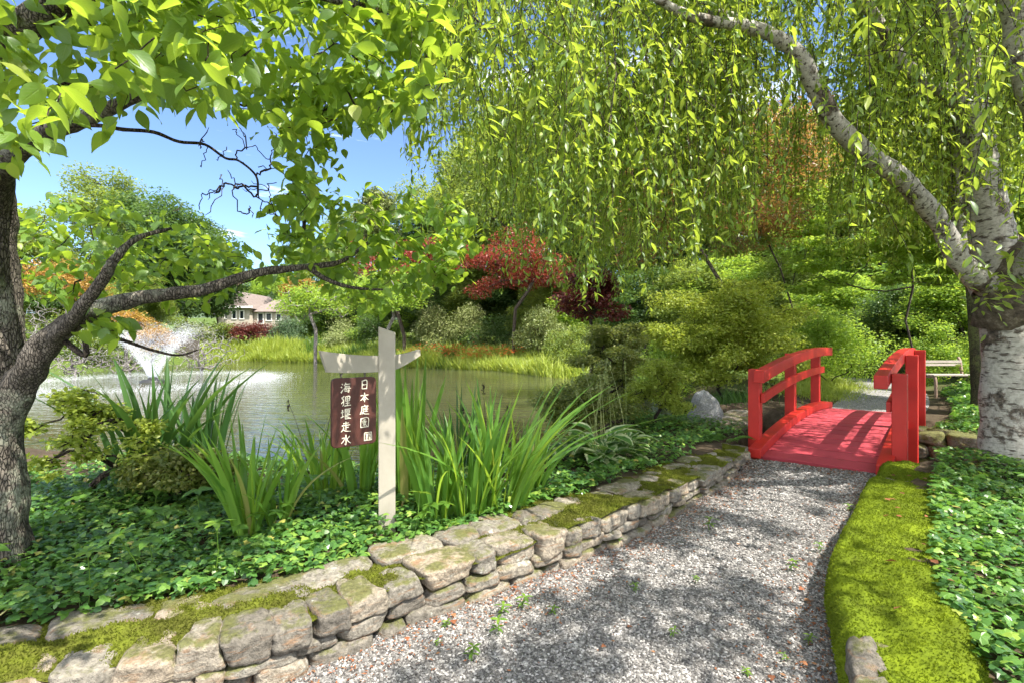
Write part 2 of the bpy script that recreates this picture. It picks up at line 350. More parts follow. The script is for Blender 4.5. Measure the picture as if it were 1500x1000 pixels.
def water_mat():
    m, t, b = M('pond_water', .02, .5); g = pos(t)
    b.inputs['IOR'].default_value = 1.333
    n = noise(t, g, .22, 4, .6)
    t.links.new(ramp(t, n, [(.3, (.035,.04,.02)), (.7, (.07,.072,.038))]).outputs[0], b.inputs['Base Color'])
    w1 = noise(t, mapped(t, g, (.6, 2.4, 1)), 1.5, 3, .55); w2 = noise(t, mapped(t, g, (2, 7, 1)), 2.1, 2, .5)
    bump(t, b, math_(t, 'ADD', w1, math_(t, 'MULTIPLY', w2, .3)), .4, .06); return m
m_red = m_red
def paint(name, col, rough=.42, wear=None, stretch=(1, 1, 1)):
    m, t, b = M(name, rough, .45); o = coords(t); g = pos(t)
    n = noise(t, g, 3.2, 6, .65); n2 = noise(t, mapped(t, g, stretch), 26, 6, .7)
    c = ramp(t, n, [(.3, tuple(x * .82 for x in col)), (.7, tuple(min(1, x * 1.12) for x in col))]).outputs[0]
    ri = N(t, 'ShaderNodeNewGeometry').outputs['Random Per Island']
    c = mixc(t, 1., c, ramp(t, ri, [(0, (.74, .76, .78)), (1, (1.14, 1.12, 1.12))]).outputs[0], 'MULTIPLY')
    if wear: c = mixc(t, ramp(t, n2, [(.60, (0,0,0)), (.72, (.75,.75,.75))]).outputs[0], c, wear)
    t.links.new(c, b.inputs['Base Color']); bump(t, b, n2, .3, .004)
    t.links.new(ramp(t, n2, [(.3, (rough,)*3), (.8, (rough + .25,)*3)]).outputs[0], b.inputs['Roughness']); return m
m_rail = paint('red_rail_paint', (.50,.018,.010), .42, (.40,.07,.04), (4, 4, 14))
m_deck = paint('faded_red_deck_paint', (.42,.045,.062), .6, (.52,.2,.2), (3, 12, 3))
m_post = paint('beige_post_paint', (.38,.34,.27), .6, (.25,.22,.17), (9, 9, .8))
m_sign = paint('stained_sign_board', (.062,.015,.008), .5, (.035,.011,.008), (14, 14, 1.2))
m_let = simple('ivory_lettering', (.72,.66,.52), .6)
m_iron = simple('rusty_iron', (.09,.075,.06), .6, .5)

# ------------------------------------------------------------------ ground, pond, path
WL = -.3
POND = np.array([(-45,12),(-14,9.3),(-7,7.9),(-3,7.0),(-1.4,6.6),(-.3,7.0),(.5,8.3),(1.4,9.8),(2.6,9.6),(3.7,10.4),(4.2,12.5),(4.0,17),(2.7,24),(-.4,31),(-7.3,36),(-17,45),(-26,47),(-25.5,36),(-24,28.5),(-30,26),(-45,27)], float)
STREAM = np.array([(2.2,10.3),(3.8,9.1),(4.75,7.2),(6.1,5.95),(8.0,4.7),(12,2.6)], float)
LW = np.array([(-4.5,.6),(-3.0,1.3),(-1.9,1.86),(-1.05,2.25),(-.41,2.78),(.217,3.26),(.86,3.81),(1.5,4.5),(2.19,5.31),(2.75,6.05),(3.02,6.55)], float)
RW = np.array([(1.0,-2),(1.12,1.0),(1.27,1.8),(1.52,2.35),(1.76,2.79),(2.13,3.3),(2.6,3.85),(3.05,4.43),(3.66,5.13),(4.2,5.72)], float)
PATH = np.concatenate([[(-4.5,-2.5)], LW, RW[::-1], [(1.0,-2.5)]])
BO = np.array([3.16, 6.62]); BD = nrm(np.array([.66, .751])); BR = np.array([BD[1], -BD[0]]); BWID = 1.36
FARP = spline([(*(BO + BD*4.4 + BR*.7),0), (9.0,12.4,0), (11.2,15.6,0), (12.4,18.6,0), (11.2,22,0), (7.5,25,0)], 10)[:, :2]
def segd(p, poly, closed):
    a = poly; b = np.roll(poly, -1, 0)
    if not closed: a = a[:-1]; b = b[:-1]
    best = np.full(len(p), 1e9)
    for u, v in zip(a, b):
        d = v - u; t = np.clip(((p - u) @ d) / max(d @ d, 1e-9), 0, 1)
        best = np.minimum(best, np.linalg.norm(p - u - t[:, None] * d, axis=1))
    return best
def inside(p, poly):
    r = np.zeros(len(p), bool); a = poly; b = np.roll(poly, -1, 0)
    for u, v in zip(a, b):
        c = ((u[1] > p[:, 1]) != (v[1] > p[:, 1])) & (p[:, 0] < (v[0] - u[0]) * (p[:, 1] - u[1]) / (v[1] - u[1] + 1e-12) + u[0]); r ^= c
    return r
def sd(p, poly): d = segd(p, poly, True); return np.where(inside(p, poly), -d, d)
ss = lambda a, b, x: (lambda t: t * t * (3 - 2 * t))(np.clip((x - a) / (b - a), 0, 1))
def height(x, y):
    p = np.stack([np.ravel(x), np.ravel(y)], 1).astype(float)
    sp_ = sd(p, POND); st = segd(p, STREAM, False) - np.interp(p[:, 0], [3.5, 5], [.72, 1.0]); w = np.minimum(sp_, st)
    far = ss(14, 26, p[:, 1] + np.maximum(-p[:, 0], 0) * .35)
    tgt = .2 * (1 - far) + far * (.45 + .045 * np.clip(sp_, 0, 200) + .0012 * np.clip(sp_ - 20, 0, 120)**1.55)
    p3 = np.c_[p, np.zeros(len(p))]
    tgt = tgt + .05 * fbm(p3 * .9, 3) * (1 - far * .3) + far * .5 * vnoise(p3 * .08, 8)
    wid = np.where(st < sp_, .35, 1.6) * (1 - far) + far * 3.5
    h = np.where(w < 0, WL - .06 - .7 * ss(0, 1.2, -w), WL - .06 + (tgt - WL + .06) * ss(0, 1, w / wid))
    u = (p - BO) @ BD; v = (p - BO) @ BR; ib = (u > .0) & (u < 4.5) & (v > -.35) & (v < BWID + .35); h = np.where(ib, np.minimum(h, -.12), h)
    dp = sd(p, PATH); h = np.where(dp < .3, np.minimum(h, -.05) * (1 - ss(.1, .3, dp)) + h * ss(.1, .3, dp), h)
    df = segd(p, FARP, False); k = (1 - ss(1.0, 1.8, df)); h = h * (1 - k) + .1 * k * (st > .1) + h * k * (st <= .1)
    h = np.where(ib, np.minimum(h, -.12), h)
    return h
xs = np.concatenate([np.linspace(-260, -60, 30), np.linspace(-57, -9, 50), np.linspace(-8.5, 14, 190), np.linspace(15, 60, 50), np.linspace(66, 300, 30)])
ys = np.concatenate([np.linspace(-30, -3, 14), np.linspace(-2.5, 14, 170), np.linspace(14.4, 60, 90), np.linspace(62, 420, 50)])
X, Y = np.meshgrid(xs, ys); Z = height(X, Y)
i = (np.arange(len(ys) - 1)[:, None] * len(xs) + np.arange(len(xs) - 1)[None]).ravel()
g = MB().add(np.stack([X.ravel(), Y.ravel(), Z], 1), np.stack([i, i + 1, i + len(xs) + 1, i + len(xs)], 1))
kind(g.obj('ground', ground_mat(), smooth=True), 'structure')
def hz(x, y): return float(height(np.array([x]), np.array([y]))[0])
q = np.array([[-60,2.,WL],[14,2,WL],[14,60,WL],[-60,60,WL]])
kind(MB().add(q, np.array([[0,1,2,3]])).obj('pond_water', water_mat()), 'structure')
rng = np.random.default_rng(5)
def grid_poly(poly, step, zf):
    a, b = poly.min(0) - step, poly.max(0) + step
    x, y = np.meshgrid(np.arange(a[0], b[0], step), np.arange(a[1], b[1], step)); p = np.stack([x.ravel(), y.ravel()], 1)
    k = sd(p, poly) < step * 1.2; idx = np.where(k.reshape(x.shape), np.arange(x.size).reshape(x.shape), -1)
    f = np.stack([idx[:-1,:-1], idx[:-1,1:], idx[1:,1:], idx[1:,:-1]], -1).reshape(-1, 4); f = f[(f >= 0).all(1)]
    used = np.unique(f); mp_ = np.full(x.size, -1); mp_[used] = np.arange(len(used))
    return np.c_[p[used], zf(p[used])], mp_[f]
pz = lambda p: .016 * fbm(np.c_[p, np.zeros(len(p))] * 2.2, 4)
V_, F_ = grid_poly(PATH, .08, pz)
kind(MB().add(V_, F_).obj('gravel_path', m_grv, smooth=True), 'structure')
t_ = nrm(np.gradient(FARP, axis=0)); nn = np.stack([t_[:, 1], -t_[:, 0]], 1); mb = MB(); k = len(FARP)
wd = np.linspace(.75, 1.3, k)[:, None]
cols = [np.c_[FARP + nn * wd * a, np.full(k, .135 - .02 * abs(a))] for a in (-1, -.5, 0, .5, 1)]
V_ = np.stack(cols, 1).reshape(-1, 3); ii = (np.arange(k - 1)[:, None] * 5 + np.arange(4)).ravel()
kind(MB().add(V_, np.stack([ii, ii + 1, ii + 6, ii + 5], 1)).obj('far_gravel_path', m_grv, smooth=True), 'structure')
# loose pebbles lying on the near part of the path
ICO = []
gphi = (1 + 5**.5) / 2
for a, b in ((-1, gphi), (1, gphi), (-1, -gphi), (1, -gphi)): ICO += [(a, b, 0), (0, a, b), (b, 0, a)]
ICO = nrm(np.array(ICO))
def hull_faces(v):
    from itertools import combinations
    F = []; d = min(np.linalg.norm(v[0] - v[j]) for j in range(1, 12)) * 1.05
    for a, b, c in combinations(range(12), 3):
        if max(np.linalg.norm(v[a]-v[b]), np.linalg.norm(v[b]-v[c]), np.linalg.norm(v[a]-v[c])) < d:
            F.append((a, b, c) if np.dot(np.cross(v[b]-v[a], v[c]-v[a]), v[a]) > 0 else (a, c, b))
    return np.array(F)
ICF = hull_faces(ICO)
mb = MB()
for (y0, y1, n, s0, s1) in ((1.5, 3.2, 52000, .0032, .0078), (3.2, 5.0, 26000, .0045, .0095), (5.0, 6.9, 9000, .007, .012)):
    p = np.c_[rng.uniform(-1.8, 4.2, n * 3), rng.uniform(y0, y1, n * 3)]; p = p[sd(p, PATH) < .03]; p = p[:n]
    s = rng.uniform(s0, s1, len(p)); pp = np.c_[p, pz(p) + s * .25]
    for v in range(4):
        T = ICO * (1 + rng.uniform(-.28, .28, (12, 1))); sel = slice(v, None, 4); q_ = len(pp[sel])
        nd = nrm(rng.normal(size=(q_, 3)) * .45 + [0, 0, 1]); sc = s[sel][:, None] * np.c_[rng.uniform(.7, 1.2, q_), rng.uniform(1, 1.7, q_), rng.uniform(.5, .9, q_)]
        mb.add(*inst(T, ICF, pp[sel], np.c_[rng.normal(size=(q_, 2)), np.zeros(q_)], nd, sc)[:2])
kind(mb.obj('gravel', m_peb), 'stuff', 'loose grey and white gravel on the curving path', 'gravel')

# ------------------------------------------------------------------ stone walls
def cubegrid(n=9):
    a = np.linspace(-1, 1, n); V = []; F = []; c = 0
    for ax in range(3):
        for s in (-1, 1):
            u, v = np.meshgrid(a, a); w = np.full_like(u, s); co = [None] * 3
            co[ax] = w; co[(ax + 1) % 3] = u if s > 0 else v; co[(ax + 2) % 3] = v if s > 0 else u
            V.append(np.stack([x.ravel() for x in co], 1)); k = (np.arange(n - 1)[:, None] * n + np.arange(n - 1)).ravel()
            F.append(np.stack([k, k + 1, k + n + 1, k + n], 1) + c); c += n * n
    V = np.concatenate(V); F = np.concatenate(F)
    key = np.round(V * 1000).astype(int); _, first, inv = np.unique(key, axis=0, return_index=True, return_inverse=True)
    return V[first], inv.ravel()[F]
CUB = cubegrid(13)
def stone_geo(half, seed, p=5, amp=.10, shear=1.):
    r = np.random.default_rng(seed); v = CUB[0]; v = v / ((np.abs(v)**p).sum(1, keepdims=True))**(1 / p)
    sh = r.uniform(-.24, .24, 4) * [1, 1, shear, shear]; v = v.copy()
    v[:, 0] *= 1 + sh[0] * v[:, 2] + sh[1] * v[:, 1]; v[:, 2] *= 1 + sh[2] * v[:, 0]; v[:, 2] += sh[3] * v[:, 0] * .5
    q = v + seed * 7.13; h = np.asarray(half)
    d = fbm(q * 1.1, seed, 3)[:, None] * amp * 1.5 + vnoise(q * 3.7, seed + 3)[:, None] * amp * .6 + vnoise(q * 8, seed + 4)[:, None] * amp * .25
    d = d * min(h) / h
    return v * h * (1 + d)
class Line:
    def __init__(s, pts, side):
        s.p = spline(np.c_[pts, np.zeros(len(pts))], 10)[:, :2]; s.s = np.concatenate([[0], np.cumsum(np.linalg.norm(np.diff(s.p, axis=0), axis=1))]); s.side = side; s.L = s.s[-1]
    def at(s, t):
        p = np.array([np.interp(t, s.s, s.p[:, k]) for k in (0, 1)]); q = np.array([np.interp(t + .1, s.s, s.p[:, k]) for k in (0, 1)]) - np.array([np.interp(t - .1, s.s, s.p[:, k]) for k in (0, 1)])
        q = q / np.linalg.norm(q); return p, q, np.array([q[1], -q[0]]) * s.side      # point, along, outward
def lay(line, s0, s1, z0, z1, depth, lens, off, name, par, mat, seed, stones=None, p=5, amp=.1, shear=1.):
    """one course of stones between heights z0(s), z1(s); off = how far the course's middle lies behind the face"""
    r = np.random.default_rng(seed); s = s0; out = []
    while s < s1:
        ln = r.uniform(*lens); m = s + ln / 2; pt, al, outw = line.at(m); a, b = z0(m), z1(m); hh = (b - a) / 2
        a += r.uniform(-.015, .015); b += r.uniform(-.012, .018); hh = (b - a) / 2
        dep = depth * r.uniform(.85, 1.15); c = np.array([*(pt - outw * (off + r.uniform(-.02, .025))), (a + b) / 2])
        v = stone_geo((ln / 2 * .985, dep / 2, hh * .99), int(r.integers(1, 9999)), p, amp, shear)
        yaw = r.uniform(-.08, .08); cs, sn = math.cos(yaw), math.sin(yaw)
        A = np.array([[al[0], al[1], 0], [-outw[0], -outw[1], 0], [0, 0, 1]]); v = np.c_[v[:, 0] * cs - v[:, 1] * sn, v[:, 0] * sn + v[:, 1] * cs, v[:, 2]]
        mb = MB().add(v @ A, CUB[1]); o = mb.obj(name, mat, None, True); o.parent = par; o.location = c - np.array(par.location); out.append(o); s += ln
    return out
lw = Line(LW, 1)
H1 = lambda s: float(np.interp(s, [0, 2.5, 4, 5, 6, 7.5, 9.4, 10.6], [.235, .235, .24, .265, .25, .22, .165, .12]))
lwall = thing('stone_wall', 'low curving dry stone wall with patchy moss between gravel path and ivy bed', 'stone wall', (*lw.at(5)[0], 0))
S0 = 1.6
lay(lw, S0, lw.L, lambda s: H1(s) * .50, lambda s: H1(s), .26, (.15, .36), .13, 'cap_stone', lwall, m_sto, 11, p=6, shear=.5)
lay(lw, S0, lw.L - .8, lambda s: -.05, lambda s: H1(s) * .22, .2, (.12, .38), .10, 'base_stone', lwall, m_sto, 12)
lay(lw, S0 + .1, lw.L - .3, lambda s: H1(s) * .22, lambda s: H1(s) * .51, .2, (.10, .32), .11, 'face_stone', lwall, m_sto, 13)
lay(lw, S0, lw.L, lambda s: H1(s) * .5, lambda s: H1(s) + .015, .26, (.26, .5), .385, 'back_stone', lwall, m_sto, 14, amp=.1, shear=.4)
def strip(line, s0, s1, o0, o1, zf, ns, no):
    S = np.linspace(s0, s1, ns); O = np.linspace(o0, o1, no); V = []
    for s in S:
        p, a, w = line.at(s)
        for o in O: V.append([*(p - w * o), zf(s, o, p - w * o)])
    k = (np.arange(ns - 1)[:, None] * no + np.arange(no - 1)).ravel()
    return np.array(V), np.stack([k, k + 1, k + no + 1, k + no], 1)
V_, F_ = strip(lw, S0 - .3, lw.L, .05, .55, lambda s, o, p: H1(s) - .055, 80, 4)
V2, F2 = strip(lw, S0 - .3, lw.L, .09, .0901, lambda s, o, p: -.05, 80, 2)
k = 80
core = simple('dark_wall_earth', (.035,.028,.02), .95, .1, .5, 20, .8)
Vc = []; 
for j, s in enumerate(np.linspace(S0 - .3, lw.L, 80)):
    p, a, w = lw.at(s); b = p - w * .09; d = p - w * .5
    Vc += [[*b, -.06], [*b, H1(s) - .05], [*d, H1(s) - .03], [*d, -.06]]
kk = (np.arange(79)[:, None] * 4 + np.arange(3)).ravel()
MB().add(np.array(Vc), np.stack([kk, kk + 1, kk + 5, kk + 4], 1)).obj('earth_core', core, lwall)
def tri_tufts(rng, p, nrm_, s):
    T = np.array([[-.35, 0, 0], [.35, 0, 0], [0, 1, .1]]); yd = nrm_ + rng.normal(size=(len(p), 3)) * .55
    return inst(T, np.array([[0, 1, 2]]), p, yd, rng.normal(size=(len(p), 3)), s)[:2]
def moss_pts(V, F, n, rng, keep=None):
    a, b, c = V[F[:, 0]], V[F[:, 1]], V[F[:, 2]]; ar = np.linalg.norm(np.cross(b - a, V[F[:, 3]] - a), axis=1)
    if keep is not None: ar = ar * keep
    f = rng.choice(len(F), n, p=ar / ar.sum()); u, v = rng.random((2, n, 1)); d = V[F[:, 3]]
    p = (a[f] * (1 - u) + b[f] * u) * (1 - v) + (d[f] * (1 - u) + c[f] * u) * v
    return p, nrm(np.cross(b - a, d - a))[f]
# patchy moss: a lumpy sheet that rises out of the joints only where the growth is thick
def lmz(s, o, p):
    q = np.array([[p[0], p[1], 0.]]); n = fbm(q * 2.3, 21, 3)[0] + .5 * math.exp(-((o - .27) / .09)**2) + .75 * vnoise(q * .9, 77)[0] + (.3 if s > 5.5 else -.12)
    return H1(s) + .028 * np.clip(n - .40, -3, 1.0) * 1.5 + .006 * vnoise(q * 30, 3)[0] + .006
V_, F_ = strip(lw, S0, lw.L, .03, .52, lmz, 420, 26)
lm = MB().add(V_, F_)
zc = V_[F_].mean(1); ref = np.array([H1(s) for s in np.linspace(S0, lw.L, 420)]); keep = (V_[:, 2] - np.repeat(ref, 26)) > -.012; kf = keep[F_].all(1)
p_, n_ = moss_pts(V_, F_, 90000, rng); lm.add(*tri_tufts(rng, p_, np.where(n_[:, 2:] < 0, -n_, n_), rng.uniform(.006, .016, len(p_))))
lm.obj('moss', m_mol, lwall)

rw = Line(RW, -1)
H2 = lambda s: float(np.interp(s, [0, 3, 5.5, 7.5, 9.2], [.27, .26, .23, .19, .13]))
rwall = thing('mossy_wall', 'thick wall smothered in bright green moss along the right edge of the path', 'stone wall', (*rw.at(5)[0], 0))
lay(rw, 2.6, rw.L - .1, lambda s: -.05, lambda s: H2(s) - .05, .3, (.2, .42), .16, 'wall_stone', rwall, m_sto, 31, amp=.12)
def rmz(s, o, p):
    q = np.array([[p[0], p[1], 0.]]); n = fbm(q * 3.2, 41, 3)[0]; e = min(1, max(0, (o + .05) / .075)); prof = math.sqrt(max(0, 1 - (1 - e)**2))
    back = 1 - max(0, (o - .40 + .06 * vnoise(q * 2.6, 91)[0]) / .25)**2
    th = .02 + .036 * n + .014 * vnoise(q * 11, 5)[0] + .004 * vnoise(q * 45, 6)[0]
    if s < 4.3: th -= .2 * max(0, 1 - abs(s - 3.9) / .3) * max(0, 1 - o / .085)
    th -= .07 * max(0, vnoise(q * 2.1, 55)[0] - .25)        # bare stone at the near end
    if s > 7.6: th -= .05 * (vnoise(q * 4, 12)[0] + .35)
    return (H2(s) + th) * (prof * .8 + .2) * back - .05 * (1 - back)
V_, F_ = strip(rw, 2.0, rw.L - .05, -.045, .66, rmz, 420, 46)
rm = MB().add(V_, F_); p_, n_ = moss_pts(V_, F_, 75000, rng); rm.add(*tri_tufts(rng, p_, np.where(n_[:, 2:] < 0, -n_, n_), rng.uniform(.006, .015, len(p_))))
rm.obj('moss', m_mos, rwall)
lay(rw, 3.7, 4.2, lambda s: .0, lambda s: H2(s) + .0, .12, (.25, .32), .035, 'edge_stone', rwall, m_sto, 37, amp=.12)
# walls that hold the stream banks beyond and beside the bridge
def small_wall(name, label, pts, side, z0, top, seed, mat, courses=2):
    ln = Line(np.array(pts, float), side); w = thing(name, label, 'stone wall', (*ln.at(ln.L / 2)[0], z0)); hs = np.linspace(z0, top, courses + 1)
    for c in range(courses):
        lay(ln, 0, ln.L, lambda s, c=c: hs[c], lambda s, c=c: hs[c + 1], .34, (.22, .45), .17, 'bank_stone', w, mat, seed + c)
    lay(ln, .05, ln.L, lambda s: top - .14, lambda s: top + .02, .4, (.3, .55), .45, 'top_stone', w, mat, seed + 9)
    return w
small_wall('bank_wall', 'dark damp stone bank wall across the stream right of the red bridge', [(5.3,8.05),(6.75,6.72),(8.6,5.5),(10.5,4.4)], 1, -.6, .2, 51, m_std, 4)
small_wall('side_wall', 'pale stone edging wall running back along the left side of the bridge', [(3.05,7.6),(3.6,8.3),(4.3,9.15),(5.0,10.0)], 1, -.4, .12, 61, m_sto, 3)
# upright rock
def rock(name, label, c, half, seed, mat, rot=0, lean=0., p=3.2, amp=.14):
    v = stone_geo(half, seed, p, amp); v[:, 0] += v[:, 2] * lean; v[:, :2] *= (1 - .25 * np.clip(v[:, 2:] / half[2], 0, 1)); cs, sn = math.cos(rot), math.sin(rot)
    v = np.c_[v[:, 0] * cs - v[:, 1] * sn, v[:, 0] * sn + v[:, 1] * cs, v[:, 2]]
    o = MB().add(v, CUB[1]).obj(name, mat, None, True); o.location = c; return tag(o, label, 'rock')
rock('standing_rock', 'pale upright rock with dark streaks in the plants left of the bridge', (3.33, 8.85, .27), (.28, .2, .34), 77, m_rock, .3, .05)
rock('shore_rock', 'small white rock at the waterline of the far grass bank behind the sign', (-15.0, 43.6, -.22), (.5, .35, .25), 12, m_sto)
rock('shore_rock', 'low pale rock at the foot of the yellow grass bank', (-1.0, 31.9, -.24), (.3, .22, .15), 15, m_sto)

# ------------------------------------------------------------------ red footbridge
bridge = thing('footbridge', 'small arched red wooden footbridge with post and rail sides', 'bridge', (*BO, 0))
bp = lambda s, o, z: np.array([*(BO + BD * s + BR * o), z])
dz = lambda s: .035 + .163 * s - .0275 * s * s
rz = lambda s: 1.13 + .135 * s - .0175 * s * s
AX = np.array([[*BD, 0], [*BR, 0], [0, 0, 1]])
mb = MB(); s = 0; r_ = np.random.default_rng(2)
while s < 4.6:
    a = math.atan(.163 - .055 * (s + .13)); A = np.array([[*(BD * math.cos(a)), math.sin(a)], [*BR, 0], [*(-BD * math.sin(a)), math.cos(a)]])
    mb.add(*box(bp(s + .13, BWID / 2 + r_.uniform(-.004, .004), dz(s + .13) - .022 + r_.uniform(-.002, .002)), (.124, BWID / 2 + .02, .022), A)); s += .272
bevel(mb.obj('deck', m_deck, bridge), .005)
mb = MB()
for q_ in np.arange(.266, 4.5, .272): mb.add(*box(bp(q_, BWID / 2, dz(q_) - .012), (.011, BWID / 2 - .04, .004), AX))
mb.obj('joint', core, bridge)
def beam_along(o, w, zf, h, s0, s1, name, mat):
    S = np.linspace(s0, s1, 25); V = []
    for s in S:
        for a, b in ((-1, 0), (1, 0), (1, 1), (-1, 1)): V.append(bp(s, o + a * w / 2, zf(s) - h + b * h))
    k = np.arange(24)[:, None] * 4 + np.arange(4)[None]; j = np.arange(24)[:, None] * 4 + (np.arange(4)[None] + 1) % 4
    F = np.stack([k, j, j + 4, k + 4], -1).reshape(-1, 4); F = np.concatenate([F, [[3, 2, 1, 0], [96, 97, 98, 99]]])
    return bevel(MB().add(np.array(V), F).obj(name, mat, bridge), .008)
for o, sg in ((0, -1), (BWID, 1)):
    beam_along(o - sg * .045, .13, rz, .15, -.06, 4.5, 'handrail', m_rail)
    beam_along(o + sg * -.0, .05, lambda s: rz(s) - .36 + .0 * s, .12, .26, 4.24, 'mid_rail', m_rail)
    beam_along(o - sg * .01, .15, lambda s: dz(s) + .125, .12, -.12, 4.66, 'curb', m_rail)
    beam_along(o - sg * .08, .09, lambda s: dz(s) - .05, .2, .0, 4.6, 'stringer', m_rail)
    for s in (.3, 2.2, 4.1):
        top = rz(s) - .035; q = MB().add(*box(bp(s, o + sg * .1, (top - .35) / 2), (.072, .072, (top + .35) / 2), AX))
        bevel(q.obj('post', m_rail, bridge), .008)
# pipe and log lying in the stream bed
pv = tube([P(1380, 646, -.16), P(1412, 653, -.16), P(1450, 662, -.16)], .035, 10)
tag(MB().add(*pv).obj('drain_pipe', simple('white_pvc', (.7,.7,.68), .4), None, True), 'short white pipe crossing the dark stream bed beside the birch-barked trunk', 'pipe')
pv = tube(spline([P(1378, 664, -.28) , P(1410, 666, -.28), P(1470, 662, -.26)], 6), .08, 12, .12, 4)
tag(MB().add(*pv).obj('fallen_log', m_bgen, None, True), 'brown log lying in the stream under the white pipe', 'log')

# ------------------------------------------------------------------ signpost and hanging board
SP = np.array([-.855, 3.5]); th = rad(40); AD = np.array([math.cos(th), math.sin(th)]); AN = np.array([AD[1], -AD[0]])     # arm direction, its face towards the path
SA = np.array([[*AD, 0], [*(-AN), 0], [0, 0, 1]])
sp_o = thing('sign_post', 'beige painted wooden post with a curved crossarm standing in the ivy', 'signpost', (*SP, .2))
yaw = rad(14); PA = np.array([[math.cos(yaw), math.sin(yaw), 0], [-math.sin(yaw), math.cos(yaw), 0], [0, 0, 1]])
v, f = box((0, 0, 0), (.056, .056, .72)); v[:, 2] += .02 * (v[:, 2] > 0) * (-v[:, 0] / .056)
bevel(MB().add(v @ PA + np.array([*SP, .86]), f).obj('post', m_post, sp_o), .006)
def arm(s0, s1, n=18):
    V = []
    for s in np.linspace(s0, s1, n):
        e = abs(s + .02); up = (.20 if s < 0 else .55) * e * e; hgt = .105 - .05 * s if s < 0 else .105 - .32 * max(0, s - .05); lo = up * .55
        top = 1.405 + up; bot = top - hgt - (up * .1)
        for d in (-.02, .02):
            for z in (bot, top): V.append([*(SP + AD * s + AN * d), z])
    V = np.array(V); k = np.arange(n - 1)[:, None] * 4
    ring = [0, 1, 3, 2]; F = np.concatenate([np.stack([k[:, 0] + ring[j], k[:, 0] + ring[(j + 1) % 4], k[:, 0] + ring[(j + 1) % 4] + 4, k[:, 0] + ring[j] + 4], 1) for j in range(4)])
    V[[0, 2], :2] += AD * .045
    return V, np.concatenate([F, [[0, 2, 3, 1]], [[4*(n-1), 4*(n-1)+1, 4*(n-1)+3, 4*(n-1)+2]]])
bevel(MB().add(*arm(-.46, .25)).obj('crossarm', m_post, sp_o), .005)
BC = SP + AD * -.236 + AN * .004; BW2, BH2, BZ = .150, .222, 1.045
hs = thing('hanging_board', 'dark brown sign board with two columns of ivory Japanese characters', 'sign', (*BC, BZ))
def rrect(w, h, r, n=6):
    out = []
    for cx, cy, a0 in ((w - r, h - r, 0), (-w + r, h - r, 90), (-w + r, -h + r, 180), (w - r, -h + r, 270)):
        for a in np.linspace(a0, a0 + 90, n): out.append([cx + r * math.cos(rad(a)), cy + r * math.sin(rad(a))])
    return np.array(out)
o2 = rrect(BW2, BH2, .03); n = len(o2); V = []
for d in (.014, -.014):
    for x, z in o2: V.append([*(BC + AD * x + AN * d), BZ + z])
V = np.array(V); k = np.arange(n); F4 = np.stack([k, (k + 1) % n, (k + 1) % n + n, k + n], 1)
cF = [F4, np.array([list(range(n))[::-1]]), np.array([list(range(n, 2 * n))])]
bevel(MB().add(V, cF).obj('board', m_sign, hs), .004)
STROKES = {
'day': [[(28,12),(26,88)],[(28,14),(72,10),(71,90)],[(30,50),(70,48)],[(28,86),(72,86)]],
'root': [[(12,32),(88,28)],[(50,6),(50,94)],[(50,32),(32,60),(10,78)],[(50,32),(68,58),(92,74)],[(36,72),(64,71)]],
'court': [[(50,2),(54,12)],[(22,18),(88,14)],[(24,18),(20,60),(6,90)],[(78,26),(52,34)],[(66,30),(66,62)],[(48,46),(86,42)],[(50,64),(84,62)],[(36,34),(46,34),(34,52),(44,54),(34,76),(22,88)],[(30,66),(50,86),(94,90)]],
'garden': [[(14,10),(12,94)],[(14,12),(86,8),(86,94)],[(14,92),(86,90)],[(34,26),(66,24)],[(50,18),(50,38)],[(26,40),(74,38)],[(38,48),(62,47),(61,60)],[(38,48),(39,60),(60,60)],[(50,60),(34,78)],[(50,62),(50,84)],[(54,62),(72,82)]],
'sea': [[(14,10),(24,20)],[(6,36),(16,46)],[(6,90),(26,60)],[(50,4),(36,30)],[(44,18),(88,14)],[(46,32),(40,76)],[(46,34),(80,32),(74,90),(64,84)],[(30,56),(96,52)],[(40,76),(84,74)],[(58,40),(62,48)],[(56,60),(60,68)]],
'fox': [[(34,6),(12,30)],[(14,16),(30,44),(30,84),(18,92)],[(30,50),(8,72)],[(48,12),(46,50)],[(48,12),(84,10),(82,50)],[(48,31),(82,30)],[(47,50),(82,49)],[(65,12),(65,90)],[(48,70),(86,68)],[(38,92),(96,88)]],
'weir': [[(6,36),(32,32)],[(20,12),(20,74)],[(4,80),(34,68)],[(40,10),(94,6)],[(44,10),(44,92)],[(44,92),(96,90)],[(56,20),(56,42)],[(56,20),(82,18),(82,42)],[(56,31),(82,30)],[(56,42),(82,42)],[(66,48),(54,74),(82,82)],[(80,50),(56,82)],[(48,60),(92,58)]],
'run': [[(26,20),(76,16)],[(50,4),(50,36)],[(14,38),(88,34)],[(50,38),(50,78)],[(50,56),(76,54)],[(30,52),(26,70),(8,92)],[(26,70),(46,86),(94,92)]],
'water': [[(50,6),(50,90),(38,82)],[(14,34),(40,32),(30,58),(8,80)],[(84,22),(62,42)],[(56,38),(70,64),(94,84)]],
'seal': [[(10,10),(90,8),(92,90),(8,92),(10,10)],[(24,26),(46,24),(46,48),(26,50)],[(26,36),(44,36)],[(56,24),(76,24),(76,48)],[(58,36),(74,36)],[(24,62),(48,60)],[(36,54),(34,80)],[(24,80),(48,78)],[(58,58),(76,56),(76,80),(58,78)],[(66,58),(66,78)]]}
